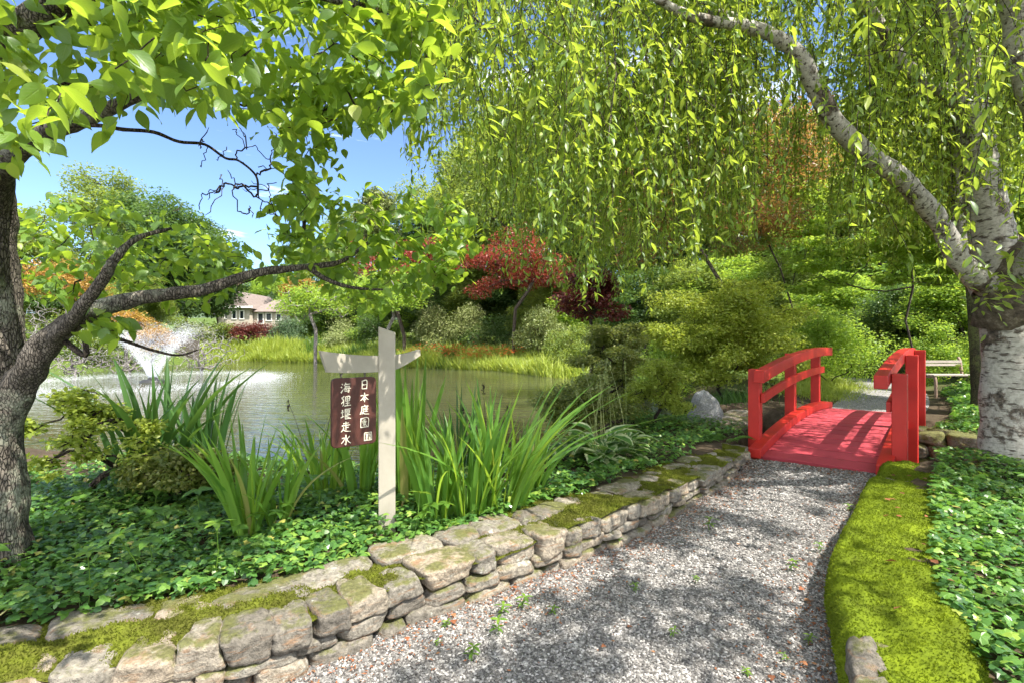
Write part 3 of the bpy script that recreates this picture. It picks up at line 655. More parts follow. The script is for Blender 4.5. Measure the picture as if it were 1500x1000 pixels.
def ink(mb, key, cx, cz, size, wdt=8.):
    for st in STROKES[key]:
        p = np.array(st, float); p = (spline(np.c_[p, np.zeros(len(p))], 5)[:, :2] if len(p) == 3 and key != 'seal' else p)
        d = np.gradient(p, axis=0); d = nrm(d); nn_ = np.stack([-d[:, 1], d[:, 0]], 1)
        w = np.linspace(1.15, .65, len(p))[:, None] * wdt / 2 if key != 'seal' else np.full((len(p), 1), wdt / 2.2)
        a, b = p + nn_ * w, p - nn_ * w; a[0] -= d[0] * 2; b[0] += d[0] * 0; k = len(p)
        pts = np.concatenate([a, b]); x = cx + (pts[:, 0] - 50) / 100 * size; z = cz - (pts[:, 1] - 50) / 100 * size
        V = np.array([[*(BC + AD * xx + AN * (dd)), BZ + zz] for dd in (.0175, .013) for xx, zz in zip(x, z)])
        i = np.arange(k - 1); top = np.stack([i, i + 1, i + k + 1, i + k], 1); e1 = np.stack([i, i + 1, i + 1 + 2*k, i + 2*k], 1); e2 = np.stack([i + k, i + k + 1, i + 3*k + 1, i + 3*k], 1)
        mb.add(V, [top, e1, e2])
mb = MB()
for j, kx in enumerate(('day', 'root', 'court', 'garden')): ink(mb, kx, .066, .172 - j * .083, .07)
mb.obj('lettering', m_let, hs); mb = MB()
for j, kx in enumerate(('sea', 'fox', 'weir', 'run', 'water')): ink(mb, kx, -.06, .157 - j * .083, .073)
mb.obj('lettering', m_let, hs)
mb = MB(); ink(mb, 'seal', .09, -.17, .062, 8); mb.obj('seal_emblem', m_let, hs)
for x in (-.085, .075):
    c = BC + AD * x; zt = 1.405 + .2 * (x - .236 + .02)**2 - .12; mb = MB()
    a = np.linspace(0, 2 * np.pi, 13)
    for cz_, ax in ((BZ + BH2 + .012, AN), (BZ + BH2 + .034, AD)):
        mb.add(*tube([[*(c + ax * .009 * math.cos(t)), cz_ + .015 * math.sin(t)] for t in a], .0028, 6))
    mb.add(*tube([[*c, BZ + BH2 + .046], [*c, zt + .02]], .0025, 6)); mb.obj('chain', m_iron, hs, True)
# ------------------------------------------------------------------ growing plants
def grow(root, targets, rng, fork=.0, sag=0., nsub=2):
    """join every target to the nearest wood already grown; returns nodes, parents, flow"""
    nodes = [np.array(p, float) for p in root]; par = [k - 1 for k in range(len(root))]
    order = np.argsort(np.linalg.norm(targets - nodes[-1], axis=1)); A = np.array(nodes)
    for k in order:
        t = targets[k]; d = np.linalg.norm(A - t, axis=1); j = int(np.argmin(d)); p = A[j]; new = []
        for u in range(1, nsub + 1):
            f = u / (nsub + 1); q = p * (1 - f) + t * f + rng.normal(size=3) * d[j] * .07; q[2] += sag * d[j] * math.sin(math.pi * f); new.append(q)
        new.append(t); last = j
        for q in new: par.append(last); last = len(par) - 1
        A = np.concatenate([A, np.array(new)])
    flow = np.zeros(len(A)); child = np.zeros(len(A), int)
    for k in par:
        if k >= 0: child[k] += 1
    flow[child == 0] = 1
    for k in range(len(A) - 1, 0, -1): flow[par[k]] += flow[k]
    return A, np.array(par), flow
def wood(A, par, flow, r1, rmax, n=5, ex=.42, skip=0):
    """tubes along the grown wood, each following its thickest child"""
    mb = MB(); kids = {}
    for k, p in enumerate(par):
        if p >= 0: kids.setdefault(int(p), []).append(k)
    rad_ = np.minimum(r1 * flow**ex, rmax); st = [(-1, 0)]
    while st:
        p, k = st.pop(); ch = [k] if p < 0 else [p, k]; cur = k
        while cur in kids:
            c = sorted(kids[cur], key=lambda q: -flow[q]); st += [(cur, q) for q in c[1:]]; cur = c[0]; ch.append(cur)
        if len(ch) < 2: continue
        r = rad_[ch].copy(); 
        if p >= 0: r[0] = min(r[0], r[1] * 1.15)
        r[-1] *= .5
        mb.add(*tube(A[ch], r, n if r.max() > .012 else 3 if r.max() < .005 else 4))
    return mb
def blob_pts(rng, blobs, n, shell=.55):
    blobs = np.asarray(blobs, float); vol = (blobs[:, 3] * blobs[:, 4] * blobs[:, 5])**.75; b = rng.choice(len(blobs), n, p=vol / vol.sum())
    d = rdir(rng, n); r = rng.random(n)**shell
    return blobs[b, :3] + d * r[:, None] * blobs[b, 3:], d
def leaves(rng, p, d, T, size, mat_n=.6, up=.5, droop=.3, yflat=.4):
    n = len(p); nd = d * .5 + np.array([0, 0, up]) + rng.normal(size=(n, 3)) * mat_n
    yd = rng.normal(size=(n, 3)) * [1, 1, yflat] + d * .5 - [0, 0, droop]
    return inst(T[0], T[1], p, yd, nd, size if not np.isscalar(size) else size * rng.uniform(.6, 1.25, n), T[2] if len(T) > 2 else None)
def clumps(rng, blob, k, size, flat=.7):
    """smaller clumps spread over the outside of one large ellipsoid"""
    c = np.array(blob[:3]); h = np.array(blob[3:]); d = rdir(rng, k); d[:, 2] = np.where(d[:, 2] < -.8, -d[:, 2], d[:, 2])
    p = c + d * h * rng.uniform(.35, 1.0, (k, 1)); s = size * rng.uniform(.6, 1.35, k)
    return np.c_[p, s, s, s * flat]
def plant(name, label, cat, base, blobs, n, size, mat, stem=m_btwg, T=DIA, seed=1, targets=60, r1=.006, rmax=.09, group=None, trunk=None, tn='stem', fn='foliage', shell=.5, **kw):
    """a shrub or tree: stems grown into its clumps, leaves spread through the clumps"""
    rng = np.random.default_rng(seed); base = np.array(base, float); o = thing(name, label, cat, base, group)
    tg, _ = blob_pts(rng, blobs, targets, .6); tg = tg[tg[:, 2] > base[2] + .05]
    A, par, fl = grow([base - [0, 0, .1]] + (list(trunk) if trunk is not None else [base + [0, 0, .12]]), tg, rng, sag=.05)
    wood(A, par, fl, r1, rmax).obj(tn, stem, o, True)
    p, d = blob_pts(rng, blobs, n, shell); mb = MB(); mb.add(*leaves(rng, p, d, T, size, **kw)); mb.obj(fn, mat, o)
    return o
# --- far trees: a handful of grown shapes, copied
def far_tree(name, label, seed, h, cr, mat, n, leaf, base_frac=.04, narrow=1., bmat=m_bgen, kclump=75, T=DIA, group='trees beyond the pond'):
    rng = np.random.default_rng(seed); cz_ = h * (base_frac + 1) / 2; hz_ = h * (1 - base_frac) / 2
    bl = clumps(rng, (0, 0, cz_, cr * .85, cr * .85, hz_ * .92), kclump, cr * .27, .75); bl[:, :2] *= np.clip(1.15 - .55 * np.maximum(0, bl[:, 2:3] / h - .45), .5, 1.2)
    return plant(name, label, 'tree', (0, 0, 0), bl, n, leaf, mat, bmat, T, seed, 50, .035, .035 * h * .6, group, [np.array([rng.normal() * .1, rng.normal() * .1, z]) for z in np.linspace(.3, h * .3, 4)], 'trunk', 'crown', shell=.45, up=.7, mat_n=.55)
PROTO = {k: far_tree('far_tree', 'x', *a) for k, a in {
    'oak': (101, 14, 5.0, m_fa, 46000, .21), 'dark': (102, 12, 4.4, m_fb, 42000, .2), 'lime': (103, 12, 4.6, m_fc, 44000, .2),
    'oak2': (104, 16, 5.4, m_fa, 48000, .22), 'spire': (105, 15, 3.0, m_pin, 32000, .2, .03)}.items()}
USED = set()
def put(kind_, px, Yd, top_py, label, wide=1., nm='broadleaf_tree', rot=None):
    x = (px - 750) / 750 * Yd; zb = hz(x, Yd) - .1; H = CAMH - (top_py - 500) / 750 * Yd - zb
    hp = {'oak': 14, 'dark': 12, 'lime': 12, 'oak2': 16, 'spire': 15}[kind_] * 1.0; s = H / hp
    rot = (px * .37 + Yd) if rot is None else rot; sc = (s * wide, s * wide, s)
    if kind_ in USED: c = copy_tree(PROTO[kind_], (x, Yd, zb), rot, sc, label)
    else:
        USED.add(kind_); c = PROTO[kind_]; c.location = (x, Yd, zb); c.rotation_euler = (0, 0, rot); c.scale = sc; c['label'] = label
    c.name = nm; return c
put('oak2', 150, 58, 235, 'tall rounded green tree on the left skyline across the pond', 1.0)
put('oak', 35, 50, 300, 'broad green tree on the far bank behind the lichened dogwood trunk', 1.1)
put('dark', 272, 52, 300, 'dark green tree sloping down beside the open sky', 1.05)
put('dark', 232, 50, 268, 'dark green tree standing high behind the fountain', 1.2)
put('oak', 205, 44, 400, 'low green tree standing behind the fountain', 1.5)
put('oak', -90, 46, 250, 'large green tree half out of view at the pond\'s far left', 1.1)
put('lime', 392, 95, 385, 'small light green tree behind the house roof', 1.3)
put('oak', 318, 75, 372, 'mid green tree rising behind the left gable of the house', 1.2)
put('lime', 455, 78, 345, 'light green tree to the right of the house')
put('spire', 548, 58, 258, 'tall ochre green conifer with a pointed top at the right end of the open sky', 1.0, 'conifer_tree')
put('oak2', 508, 72, 300, 'distant green tree left of the tall conifer')
put('dark', 620, 52, 285, 'dark tree behind the crimson maples, next to the conifer', 1.0)
put('oak2', 690, 55, 195, 'high green tree behind the hanging foliage above the crimson maples', 1.0)
put('oak', 775, 46, 130, 'green tree rising behind the mugo pine')
put('lime', 850, 48, 90, 'light green tree behind the purple maple')
put('dark', 925, 40, 120, 'dark green tree behind the bronze maple\'s left side')
put('oak2', 1010, 44, 80, 'tall green tree directly behind the bronze maple')
put('lime', 1110, 36, 150, 'light green tree behind the bronze maple\'s right side', 1.1)
put('oak', 1210, 34, 190, 'green tree behind the bridge, under the curved white limb', 1.1)
put('lime', 1300, 27, 110, 'bright lime tree at the end of the far gravel path', 1.1)
put('dark', 1365, 30, 90, 'dark tree between the white stems of the weeping tree', 1.0)
put('oak', 1450, 25, 60, 'green tree behind the fork of the white barked trunk', 1.1)
put('lime', 1540, 21, 120, 'lime tree at the right edge behind the white trunk', 1.1)
put('oak2', 1660, 24, 60, 'tall green tree outside the right edge of the garden', 1.1)
for k_, (kd, px_, Y_, tp_, wd_, lb) in enumerate([('dark', 470, 56, 425, 1.9, 'low dark tree on the slope just right of the house'), ('oak', 520, 60, 410, 2.0, 'low green tree behind the forked pale trunk'), ('lime', 580, 50, 418, 1.9, 'low lime tree under the left crimson maple'), ('dark', 640, 48, 400, 1.8, 'low dark tree between the two crimson maples'), ('oak', 700, 46, 395, 1.8, 'low green tree behind the pale shrubs'), ('dark', 760, 44, 392, 1.8, 'low dark tree under the larger crimson maple'), ('oak', 825, 40, 398, 1.8, 'low green tree behind the mugo pine'), ('lime', 880, 36, 405, 1.8, 'low lime tree behind the purple maple'), ('dark', 945, 33, 385, 1.7, 'low dark tree left of the bronze maple stems'), ('oak', 1010, 30, 380, 1.7, 'low green tree between the bronze maple stems'), ('lime', 1085, 29, 375, 1.7, 'low lime tree right of the bronze maple stems'), ('oak', 1160, 27, 370, 1.7, 'low green tree behind the top of the large azalea'), ('oak2', 20, 44, 400, 1.7, 'low green tree on the far left bank behind the amber azalea'), ('dark', 130, 48, 395, 1.8, 'low dark tree right of the amber azalea')]): put(kd, px_, Y_, tp_, lb, wd_)
put('lime', 1235, 22, 395, 'low spreading lime maple beside the far gravel path', 1.7)
put('dark', 1330, 19, 400, 'low dark maple over the end of the bridge', 1.5)
put('lime', 1400, 17, 385, 'low lime maple behind the garden bench', 1.4)
put('lime', 1520, 15, 380, 'low lime maple right of the garden bench', 1.4)
# --- coloured maples and shrubs round the pond
def maple(name, label, px, Yd, top_py, low_py, wpx, mat, n, leaf, seed, bmat=m_bgen, stems=4, flat=.5, group=None, k=26, cl=.34, rmax=.14, bpx=None):
    rng = np.random.default_rng(seed); x = (px - 750) / 750 * Yd; zb = hz(x, Yd); zt = CAMH - (top_py - 500) / 750 * Yd; zl = CAMH - (low_py - 500) / 750 * Yd; r = wpx / 750 * Yd / 2
    bl = clumps(rng, (x, Yd, (zt + zl) / 2, r * .85, r * .85, (zt - zl) / 2 * .85), k, r * cl, flat)
    xb = x if bpx is None else x + (bpx - px) / 750 * Yd
    return plant(name, label, 'tree', (xb, Yd, zb), bl, n, leaf, mat, bmat, DIA, seed, 70, .012 * Yd / 14 * rmax / .14, rmax, group, [np.array([x if bpx is None else x + (bpx - px) / 750 * Yd, Yd, zb + h]) for h in np.linspace(.1, max(.2, (zl - zb) * .5), 3)], 'trunk', 'crown', up=.9, mat_n=.5)
maple('layered_maple', 'layered lime maple arching over the far end of the bridge', 1270, 13.5, 215, 470, 300, m_fc, 17000, .125, 241, flat=.22, k=52, cl=.2, rmax=.08, bpx=1340)
maple('layered_maple', 'layered lime maple between the bridge and the white trunk', 1400, 11.2, 180, 500, 260, m_fc, 17000, .11, 242, flat=.22, k=52, cl=.2, rmax=.08, bpx=1450)
maple('layered_maple', 'layered lime maple behind the right edge of the white trunk', 1520, 9.8, 100, 470, 240, m_fc, 15000, .1, 243, flat=.22, k=50, cl=.2, rmax=.05)
maple('layered_maple', 'tall light green maple behind the top of the large azalea', 1160, 16.5, 150, 430, 280, m_fa, 18000, .13, 244, flat=.25, k=55, cl=.2, rmax=.06)
maple('red_maple', 'crimson leaved maple left of centre behind the sign post', 592, 38, 322, 452, 190, m_red, 11000, .2, 201, k=44, cl=.2)
maple('red_maple', 'larger crimson maple behind the hanging green curtain', 752, 34, 325, 452, 230, m_red, 13000, .18, 202, k=48, cl=.19)
maple('purple_maple', 'dark purple brown weeping maple right of the mugo pine', 865, 17, 385, 485, 115, m_dkr, 9000, .12, 203)
maple('bronze_maple', 'multi stemmed maple with bronze and orange leaves behind the azalea', 1045, 14.5, 150, 425, 420, m_orm, 40000, .085, 204, m_bgen, flat=.4, k=44, cl=.26)
maple('lace_maple', 'low domed dark red lace maple on the far bank below the house', 368, 52, 468, 505, 82, m_dkr, 8000, .16, 205, flat=.6)
maple('small_tree', 'small lime tree with pale forked trunk on the far bank behind the sign', 560, 33, 395, 465, 170, m_fc, 11000, .17, 206, m_bsil)
maple('small_tree', 'small open tree with grey trunk between the lace maple and the sign', 462, 40, 415, 470, 120, m_fc, 5500, .2, 207, m_bsil)
maple('amber_azalea', 'large amber orange azalea on the far left bank behind the dogwood limb', 75, 34, 372, 445, 150, m_org, 12000, .14, 208, m_bsil)
maple('amber_azalea', 'bright amber azalea standing behind the fountain spray', 224, 31, 478, 520, 75, m_org, 6000, .12, 209, m_bsil)
maple('amber_azalea', 'rusty amber azalea under the dark tree left of the fountain', 185, 36, 455, 490, 110, m_org, 5000, .14, 210, m_bsil)
maple('amber_azalea', 'small pale amber tree beside the house roof', 440, 62, 405, 440, 70, m_org, 4000, .25, 211, m_bsil)
def bush(name, label, px, Yd, top_py, wpx, mat, n, leaf, seed, group=None, flat=.75, k=16, cl=.42, base=None, **kw):
    rng = np.random.default_rng(seed); x = (px - 750) / 750 * Yd; zb = hz(x, Yd) if base is None else base; zt = CAMH - (top_py - 500) / 750 * Yd; r = wpx / 750 * Yd / 2; h = (zt - zb)
    bl = clumps(rng, (x, Yd, zb + h * .42, r * .8, r * .8, h * .42), k, min(r, h) * cl, flat)
    return plant(name, label, 'shrub', (x, Yd, zb), bl, n, leaf, mat, m_btwg, DIA, seed, 40, .006 * max(1, Yd / 14), .08, group, **kw)
bush('round_conifer', 'rounded blue green dwarf conifer beside the dark red lace maple', 424, 51, 464, 62, m_con, 8000, .14, 221)
bush('shrub', 'yellow green shrub just right of the round conifer', 448, 53, 456, 60, m_fc, 5000, .18, 222)
bush('shrub', 'olive shrub on the far bank over the hanging board', 500, 48, 462, 80, m_pal, 6000, .16, 223)
bush('shrub', 'dark evergreen shrub behind the crossarm', 548, 46, 452, 75, m_fb, 6500, .15, 224)
bush('shrub', 'pale flowering shrub right of the sign post', 640, 42, 432, 95, m_pal, 9000, .14, 225)
bush('shrub', 'pale shrub between the sign post and the mugo pine', 690, 41, 440, 75, m_pal, 7000, .14, 226)
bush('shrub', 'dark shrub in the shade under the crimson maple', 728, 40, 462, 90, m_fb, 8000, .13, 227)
bush('mugo_pine', 'mugo pine with upright yellow green candles above the yellow grass', 792, 33, 438, 95, m_pin, 12000, .13, 228, droop=-.9, yflat=1.5)
bush('shrub', 'light green shrub below the dead sloping stem', 845, 27, 470, 90, m_fa, 8000, .11, 229)
bush('shrub', 'grey green shrub behind the middle azalea', 905, 17, 455, 110, m_pal, 10000, .075, 230)
bush('shrub', 'light green shrub left of the large azalea', 975, 15, 470, 120, m_fc, 10000, .065, 231)
bush('shrub', 'green shrub on the far left bank below the amber azalea', 120, 33, 455, 120, m_fa, 7000, .15, 232)
bush('shrub', 'leafy green shrub between the house and the fountain', 318, 52, 470, 60, m_fa, 6000, .2, 233)
bush('shrub', 'light green shrub under the left gable of the house', 285, 50, 468, 60, m_pal, 5000, .2, 234)
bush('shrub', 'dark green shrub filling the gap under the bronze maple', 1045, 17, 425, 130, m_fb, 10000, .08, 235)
bush('shrub', 'dense green shrub behind the left rail of the bridge', 1215, 15.5, 430, 150, m_fc, 14000, .075, 236)
bush('shrub', 'bright green shrub between the two rails of the bridge', 1285, 19.5, 440, 120, m_fa, 10000, .085, 237)
bush('shrub', 'bright shrub beside the garden bench', 1372, 14.0, 462, 95, m_fc, 9000, .06, 238)
bush('shrub', 'dense green shrub behind the white trunk', 1478, 11.5, 440, 130, m_fc, 10000, .06, 239)
# --- bare silver twig tangles on the left bank
for k, (px, Yd, w, top, label) in enumerate([(110, 27.6, 110, 498, 'tangle of bare silver branches at the water left of the fountain'), (190, 29.5, 100, 505, 'bare silver shrub behind the fountain base'), (295, 30.5, 120, 478, 'wide bare silver shrub right of the fountain spray'), (55, 31, 90, 440, 'bare grey branches under the amber azalea by the dogwood')]):
    rng = np.random.default_rng(300 + k); x = (px - 750) / 750 * Yd; zb = max(hz(x, Yd), WL); r = w / 750 * Yd / 2; h = CAMH - (top - 500) / 750 * Yd - zb
    o = thing('bare_shrub', label, 'shrub', (x, Yd, zb)); tg = blob_pts(rng, [(x, Yd, zb + h * .4, r, r * .7, h * .6)], 330, .5)[0]; tg = tg[tg[:, 2] > zb]
    wood(*grow([(x, Yd, zb - .3), (x, Yd, zb + .1)], tg, rng, sag=.12), .012, .09, 4, .4).obj('branches', m_bsil, o, True)
# --- the big azalea by the bridge and the nearer shrubs
rng = np.random.default_rng(7)
def azalea(name, label, c, rx, ry, h, n, leaf, mat, seed, targets=170, k=60, cl=.26, flat=.4, zlow=.3, r1=.0045):
    r_ = np.random.default_rng(seed); zb = hz(c[0], c[1]); bl = clumps(r_, (c[0], c[1], zb + h * .52, rx * .88, ry * .88, h * .42), k, min(rx, ry) * cl, flat)
    bl = bl[bl[:, 2] > zb + zlow * h * .6]
    return plant(name, label, 'shrub', (c[0], c[1], zb), bl, n, leaf, mat, m_btwg, DIA, seed, targets, r1, .06, up=.9, mat_n=.45, shell=.6)
azalea('azalea', 'large mounded yellow green azalea behind the left rail of the red bridge', (5.0, 12.0), 2.05, 1.8, 3.1, 62000, .07, m_azl, 401, 230, 90, .27, zlow=.12)
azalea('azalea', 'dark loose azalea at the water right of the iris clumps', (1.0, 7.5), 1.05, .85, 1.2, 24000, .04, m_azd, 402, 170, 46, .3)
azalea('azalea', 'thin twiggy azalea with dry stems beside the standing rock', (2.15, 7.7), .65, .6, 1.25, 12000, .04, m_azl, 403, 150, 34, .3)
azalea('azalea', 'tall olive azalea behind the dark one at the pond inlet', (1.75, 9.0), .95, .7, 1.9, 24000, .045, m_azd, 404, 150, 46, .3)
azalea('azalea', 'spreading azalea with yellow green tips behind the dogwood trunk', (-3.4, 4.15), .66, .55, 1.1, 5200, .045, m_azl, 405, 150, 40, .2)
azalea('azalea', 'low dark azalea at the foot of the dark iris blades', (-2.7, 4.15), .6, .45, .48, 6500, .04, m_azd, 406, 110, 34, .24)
# --- dogwood at the left edge
dog = thing('dogwood_tree', 'lichened dogwood with broad sunlit leaves reaching over the pond from the left edge', 'tree', (-2.83, 2.84, .2))
TR = [Q(-8, 880, 2.84), Q(-10, 760, 2.84), Q(-12, 640, 2.84), Q(-12, 540, 2.86), Q(-12, 430, 2.88), Q(-14, 330, 2.85), Q(-8, 270, 2.75), Q(10, 235, 2.62), Q(70, 195, 2.45), Q(140, 168, 2.3), Q(215, 135, 2.2)]
TRs = spline(TR, 8)
MB().add(*tube(TRs, np.interp(np.linspace(0, 1, len(TRs)), [0, .1, .3, .5, .64, .8, 1], [.19, .15, .14, .115, .075, .042, .022]), 22, .16, 3)).obj('trunk', m_bdog, dog, True)
LB = spline([Q(-10, 640, 2.84), Q(35, 555, 2.78), Q(75, 495, 2.72), Q(140, 455, 2.72), Q(220, 434, 2.78), Q(300, 424, 2.85), Q(375, 400, 2.95), Q(450, 391, 3.05), Q(500, 383, 3.15), Q(540, 355, 3.25)], 7)
MB().add(*tube(LB, np.interp(np.linspace(0, 1, len(LB)), [0, .15, .35, .6, .85, 1], [.10, .072, .046, .028, .016, .009]), 16, .16, 5)).obj('limb', m_bdog, dog, True)
LC = spline([Q(70, 500, 2.72), Q(105, 470, 2.6), Q(150, 410, 2.5), Q(168, 380, 2.45), Q(200, 350, 2.5), Q(250, 335, 2.7)], 6)
MB().add(*tube(LC, np.linspace(.038, .008, len(LC)), 14, .18, 6)).obj('limb', m_bdog, dog, True)
LD = spline([Q(-14, 440, 2.86), Q(-60, 300, 2.5), Q(-60, 150, 2.1), Q(60, 20, 1.8), Q(220, -50, 1.75), Q(420, -20, 1.9), Q(560, 20, 2.1)], 6)
MB().add(*tube(LD, np.linspace(.08, .014, len(LD)), 12, .14, 8)).obj('limb', m_bdog, dog, True)
LE = spline([Q(450, 391, 3.05), Q(480, 410, 3.1), Q(520, 422, 3.2), Q(570, 425, 3.3)], 6)
MB().add(*tube(LE, np.linspace(.018, .006, len(LE)), 8, .14, 9)).obj('limb', m_bdog, dog, True)
LF = spline([Q(95, 500, 2.72), Q(125, 520, 2.65), Q(128, 490, 2.7), Q(170, 495, 2.7), Q(215, 510, 2.72), Q(260, 520, 2.75), Q(290, 512, 2.8)], 5)
MB().add(*tube(LF, np.linspace(.016, .004, len(LF)), 7, .14, 10)).obj('dead_limb', m_btwg, dog, True)
LG = [spline([Q(95, 186, 2.36), Q(140, 184, 2.3), Q(180, 190, 2.27), Q(225, 194, 2.3), Q(262, 208, 2.36), Q(300, 212, 2.4), Q(330, 232, 2.45), Q(350, 236, 2.45), Q(375, 258, 2.5), Q(378, 285, 2.5)], 5), ]
rng = np.random.default_rng(31); mb = MB().add(*tube(LG[0], np.linspace(.010, .004, len(LG[0])), 6, .1, 2))
tg = [Q(rng.uniform(290, 410), rng.uniform(185, 320), 2.45 + rng.normal() * .08) for _ in range(75)]
A, par, fl = grow(list(LG[0]), np.array(tg), rng, nsub=3); mb2 = wood(A, par, fl, .0024, .005, 5); mb.V += mb2.V; mb.U += mb2.U; mb.F += [f + mb.n for f in mb2.F]; mb.n += mb2.n
mb.obj('dead_limb', m_btwg, dog, True)
SKYW = [np.array([(212,165),(255,150),(300,215),(330,165),(395,205),(405,260),(385,345),(345,352),(300,330),(255,290),(205,262)]), np.array([(490,195),(560,180),(622,190),(626,268),(560,272),(505,262)])]
def zone(rng, n, x0, x1, y0, y1, d0, d1, cond=None):
    out = []
    while len(out) < n:
        px, py, d = rng.uniform(x0, x1), rng.uniform(y0, y1), rng.uniform(d0, d1); w = np.array([[px, py]])
        if any(inside(w, s)[0] or segd(w, s, True)[0] < 14 for s in SKYW) or (cond and not cond(px, py)): continue
        out.append(Q(px, py, d))
    return out
edge = lambda px: np.interp(px, [-200, 0, 100, 200, 300, 400, 500, 600, 660], [330, 260, 175, 150, 150, 180, 210, 160, 120])
ZA = zone(rng, 250, -120, 330, -260, 240, 1.3, 2.2, lambda x, y: y < edge(x) + rng.normal() * 12) + zone(rng, 480, 200, 650, -200, 240, 1.9, 3.2, lambda x, y: y < edge(x) + rng.normal() * 12 and (x < 640))
ZB = zone(rng, 100, 385, 590, 100, 325, 2.3, 3.2, lambda x, y: y < np.interp(x, [385, 450, 545, 590], [330, 320, 200, 180]))
ZC = zone(rng, 150, -20, 345, 290, 440, 3.0, 3.9, lambda x, y: y > 290 + max(0, x - 100) * .18)
ZD = zone(rng, 210, 350, 690, 270, 445, 3.0, 4.0, lambda x, y: y > np.interp(x, [350, 420, 560, 690], [370, 310, 265, 300]) and y < np.interp(x, [350, 450, 560, 690], [405, 405, 455, 400]))
ZE = zone(rng, 8, 135, 178, 458, 492, 2.5, 2.8)
tips = np.array(ZA + ZB + ZC + ZD + ZE)
skel = np.concatenate([TRs[20:], LB[10:], LC, LD, LE]); A = skel; par = list(range(-1, len(skel) - 1))
A, par, fl = grow(list(skel), tips, rng, sag=.04)
wb = MB(); kid = np.bincount(par[par >= 0], minlength=len(A)); k = len(skel); chains = {}
for j in range(len(A) - 1, k - 1, -1):
    if kid[j] == 0 or j not in chains:
        if kid[j] == 0:
            ch = [j]; q = j
            while q >= k and len(ch) < 4: q = int(par[q]); ch.append(q)
            ch = ch[::-1]; r = np.minimum(.0019 * fl[ch]**.45, .012); r[0] = min(r[0], r[1] * 1.2); wb.add(*tube(A[ch], r, 5))
wb.obj('twig_sprays', m_btwg, dog, True)
lp, ly, ln_, ls = [], [], [], []
for q in tips:
    ax = nrm(rng.normal(size=3) * [1, 1, .35] - [0, 0, .15]); nleaf = rng.integers(5, 9); far_ = q[1] > 2.75
    for j in range(nleaf):
        lp.append(q + ax * rng.uniform(-.09, .05) + rng.normal(size=3) * .028); sd_ = nrm(np.cross(ax, [0, 0, 1.]) * rng.choice([-1, 1]) + ax * rng.uniform(.2, 1) + rng.normal(size=3) * .3 - [0, 0, rng.uniform(.1, .8)])
        ly.append(sd_); ln_.append(np.array([0, 0, 1.]) + rng.normal(size=3) * .5); ls.append(rng.uniform(.05, .098))
MB().add(*inst(*DOG[:2], lp, ly, ln_, np.array(ls), DOG[2])).obj('crown', m_dog, dog, True)
# --- weeping tree with white peeling bark
wt = thing('weeping_tree', 'weeping tree with white peeling bark and long hanging leafy strands at the right', 'tree', (5.15, 5.25, .1))
T0 = spline([Q(1488, 740, 5.25), Q(1484, 680, 5.25), Q(1484, 600, 5.25), Q(1486, 520, 5.25), Q(1484, 450, 5.25), Q(1480, 405, 5.25)], 10)
MB().add(*tube(T0, np.interp(np.linspace(0, 1, len(T0)), [0, .12, .3, .8, 1], [.385, .30, .27, .255, .225]), 30, .10, 14)).obj('trunk', m_bwht, wt, True)
MB().add(*tube([Q(1505, 350, 5.2), Q(1490, 385, 5.2), Q(1482, 415, 5.2), Q(1480, 445, 5.2), Q(1478, 475, 5.25)], [.10, .25, .30, .295, .26], 22, .34, 15)).obj('burl', m_burl, wt, True)
limbs = [
    ([Q(1462, 430, 5.2), Q(1410, 388, 5.1), Q(1375, 325, 5.0), Q(1320, 262, 4.8), Q(1270, 225, 4.6), Q(1222, 178, 4.45), Q(1190, 120, 4.3), Q(1165, 75, 4.2), Q(1105, 42, 4.1), Q(1000, 20, 3.9), Q(880, -60, 3.7)], [.125, .098, .09, .086, .082, .076, .068, .058, .05, .036, .018]),
    ([Q(1472, 420, 5.25), Q(1455, 350, 5.3), Q(1438, 270, 5.3), Q(1425, 180, 5.3), Q(1412, 100, 5.2), Q(1395, 20, 5.1), Q(1360, -120, 4.8), Q(1280, -260, 4.3)], [.22, .19, .165, .15, .145, .13, .1, .05]),
    ([Q(1440, 430, 5.5), Q(1418, 380, 5.8), Q(1404, 300, 6.0), Q(1398, 200, 6.1), Q(1390, 80, 6.2), Q(1370, -60, 6.2)], [.1, .085, .08, .075, .06, .03]),
    ([Q(1428, 170, 5.25), Q(1395, 140, 5.1), Q(1340, 110, 4.9), Q(1300, 60, 4.8), Q(1270, 10, 4.7), Q(1180, -80, 4.4)], [.08, .07, .06, .055, .05, .02]),
    ([Q(1500, 420, 5.1), Q(1540, 330, 4.6), Q(1530, 200, 4.2), Q(1500, 90, 4.0), Q(1480, -10, 3.9), Q(1400, -160, 3.6), Q(1200, -330, 3.2)], [.17, .13, .11, .1, .09, .07, .03]),
    ([Q(1104, 42, 4.1), Q(1060, 20, 4.8), Q(960, 15, 5.6), Q(850, 40, 6.2), Q(760, 120, 6.6)], [.03, .03, .025, .02, .01])]
for j, (cp, r) in enumerate(limbs):
    sp_ = spline(cp, 6); MB().add(*tube(sp_, np.interp(np.linspace(0, 1, len(sp_)), np.linspace(0, 1, len(r)), r), 16, .12, 20 + j)).obj('limb', m_bwht, wt, True)
rng = np.random.default_rng(77); tw = MB(); lp, ly, ln_, ls = [], [], [], []; tops = []
lmb = [np.array([[750 + 750 * c[0] / c[1], 500 - 750 * (c[2] - CAMH) / c[1], c[1]] for c in spline(cp, 4)]) for cp, _ in limbs[:2]] + [np.array([[1480, y, 5.0] for y in (250, 300, 350, 400, 450)])]
def screens(px, y0, y1, d):                                     # would this strand hang right in front of one of the white limbs?
    return any(((np.abs(q[:, 0] - px) < 26) & (q[:, 1] > y0) & (q[:, 1] < y1) & (d < q[:, 2])).any() for q in lmb)
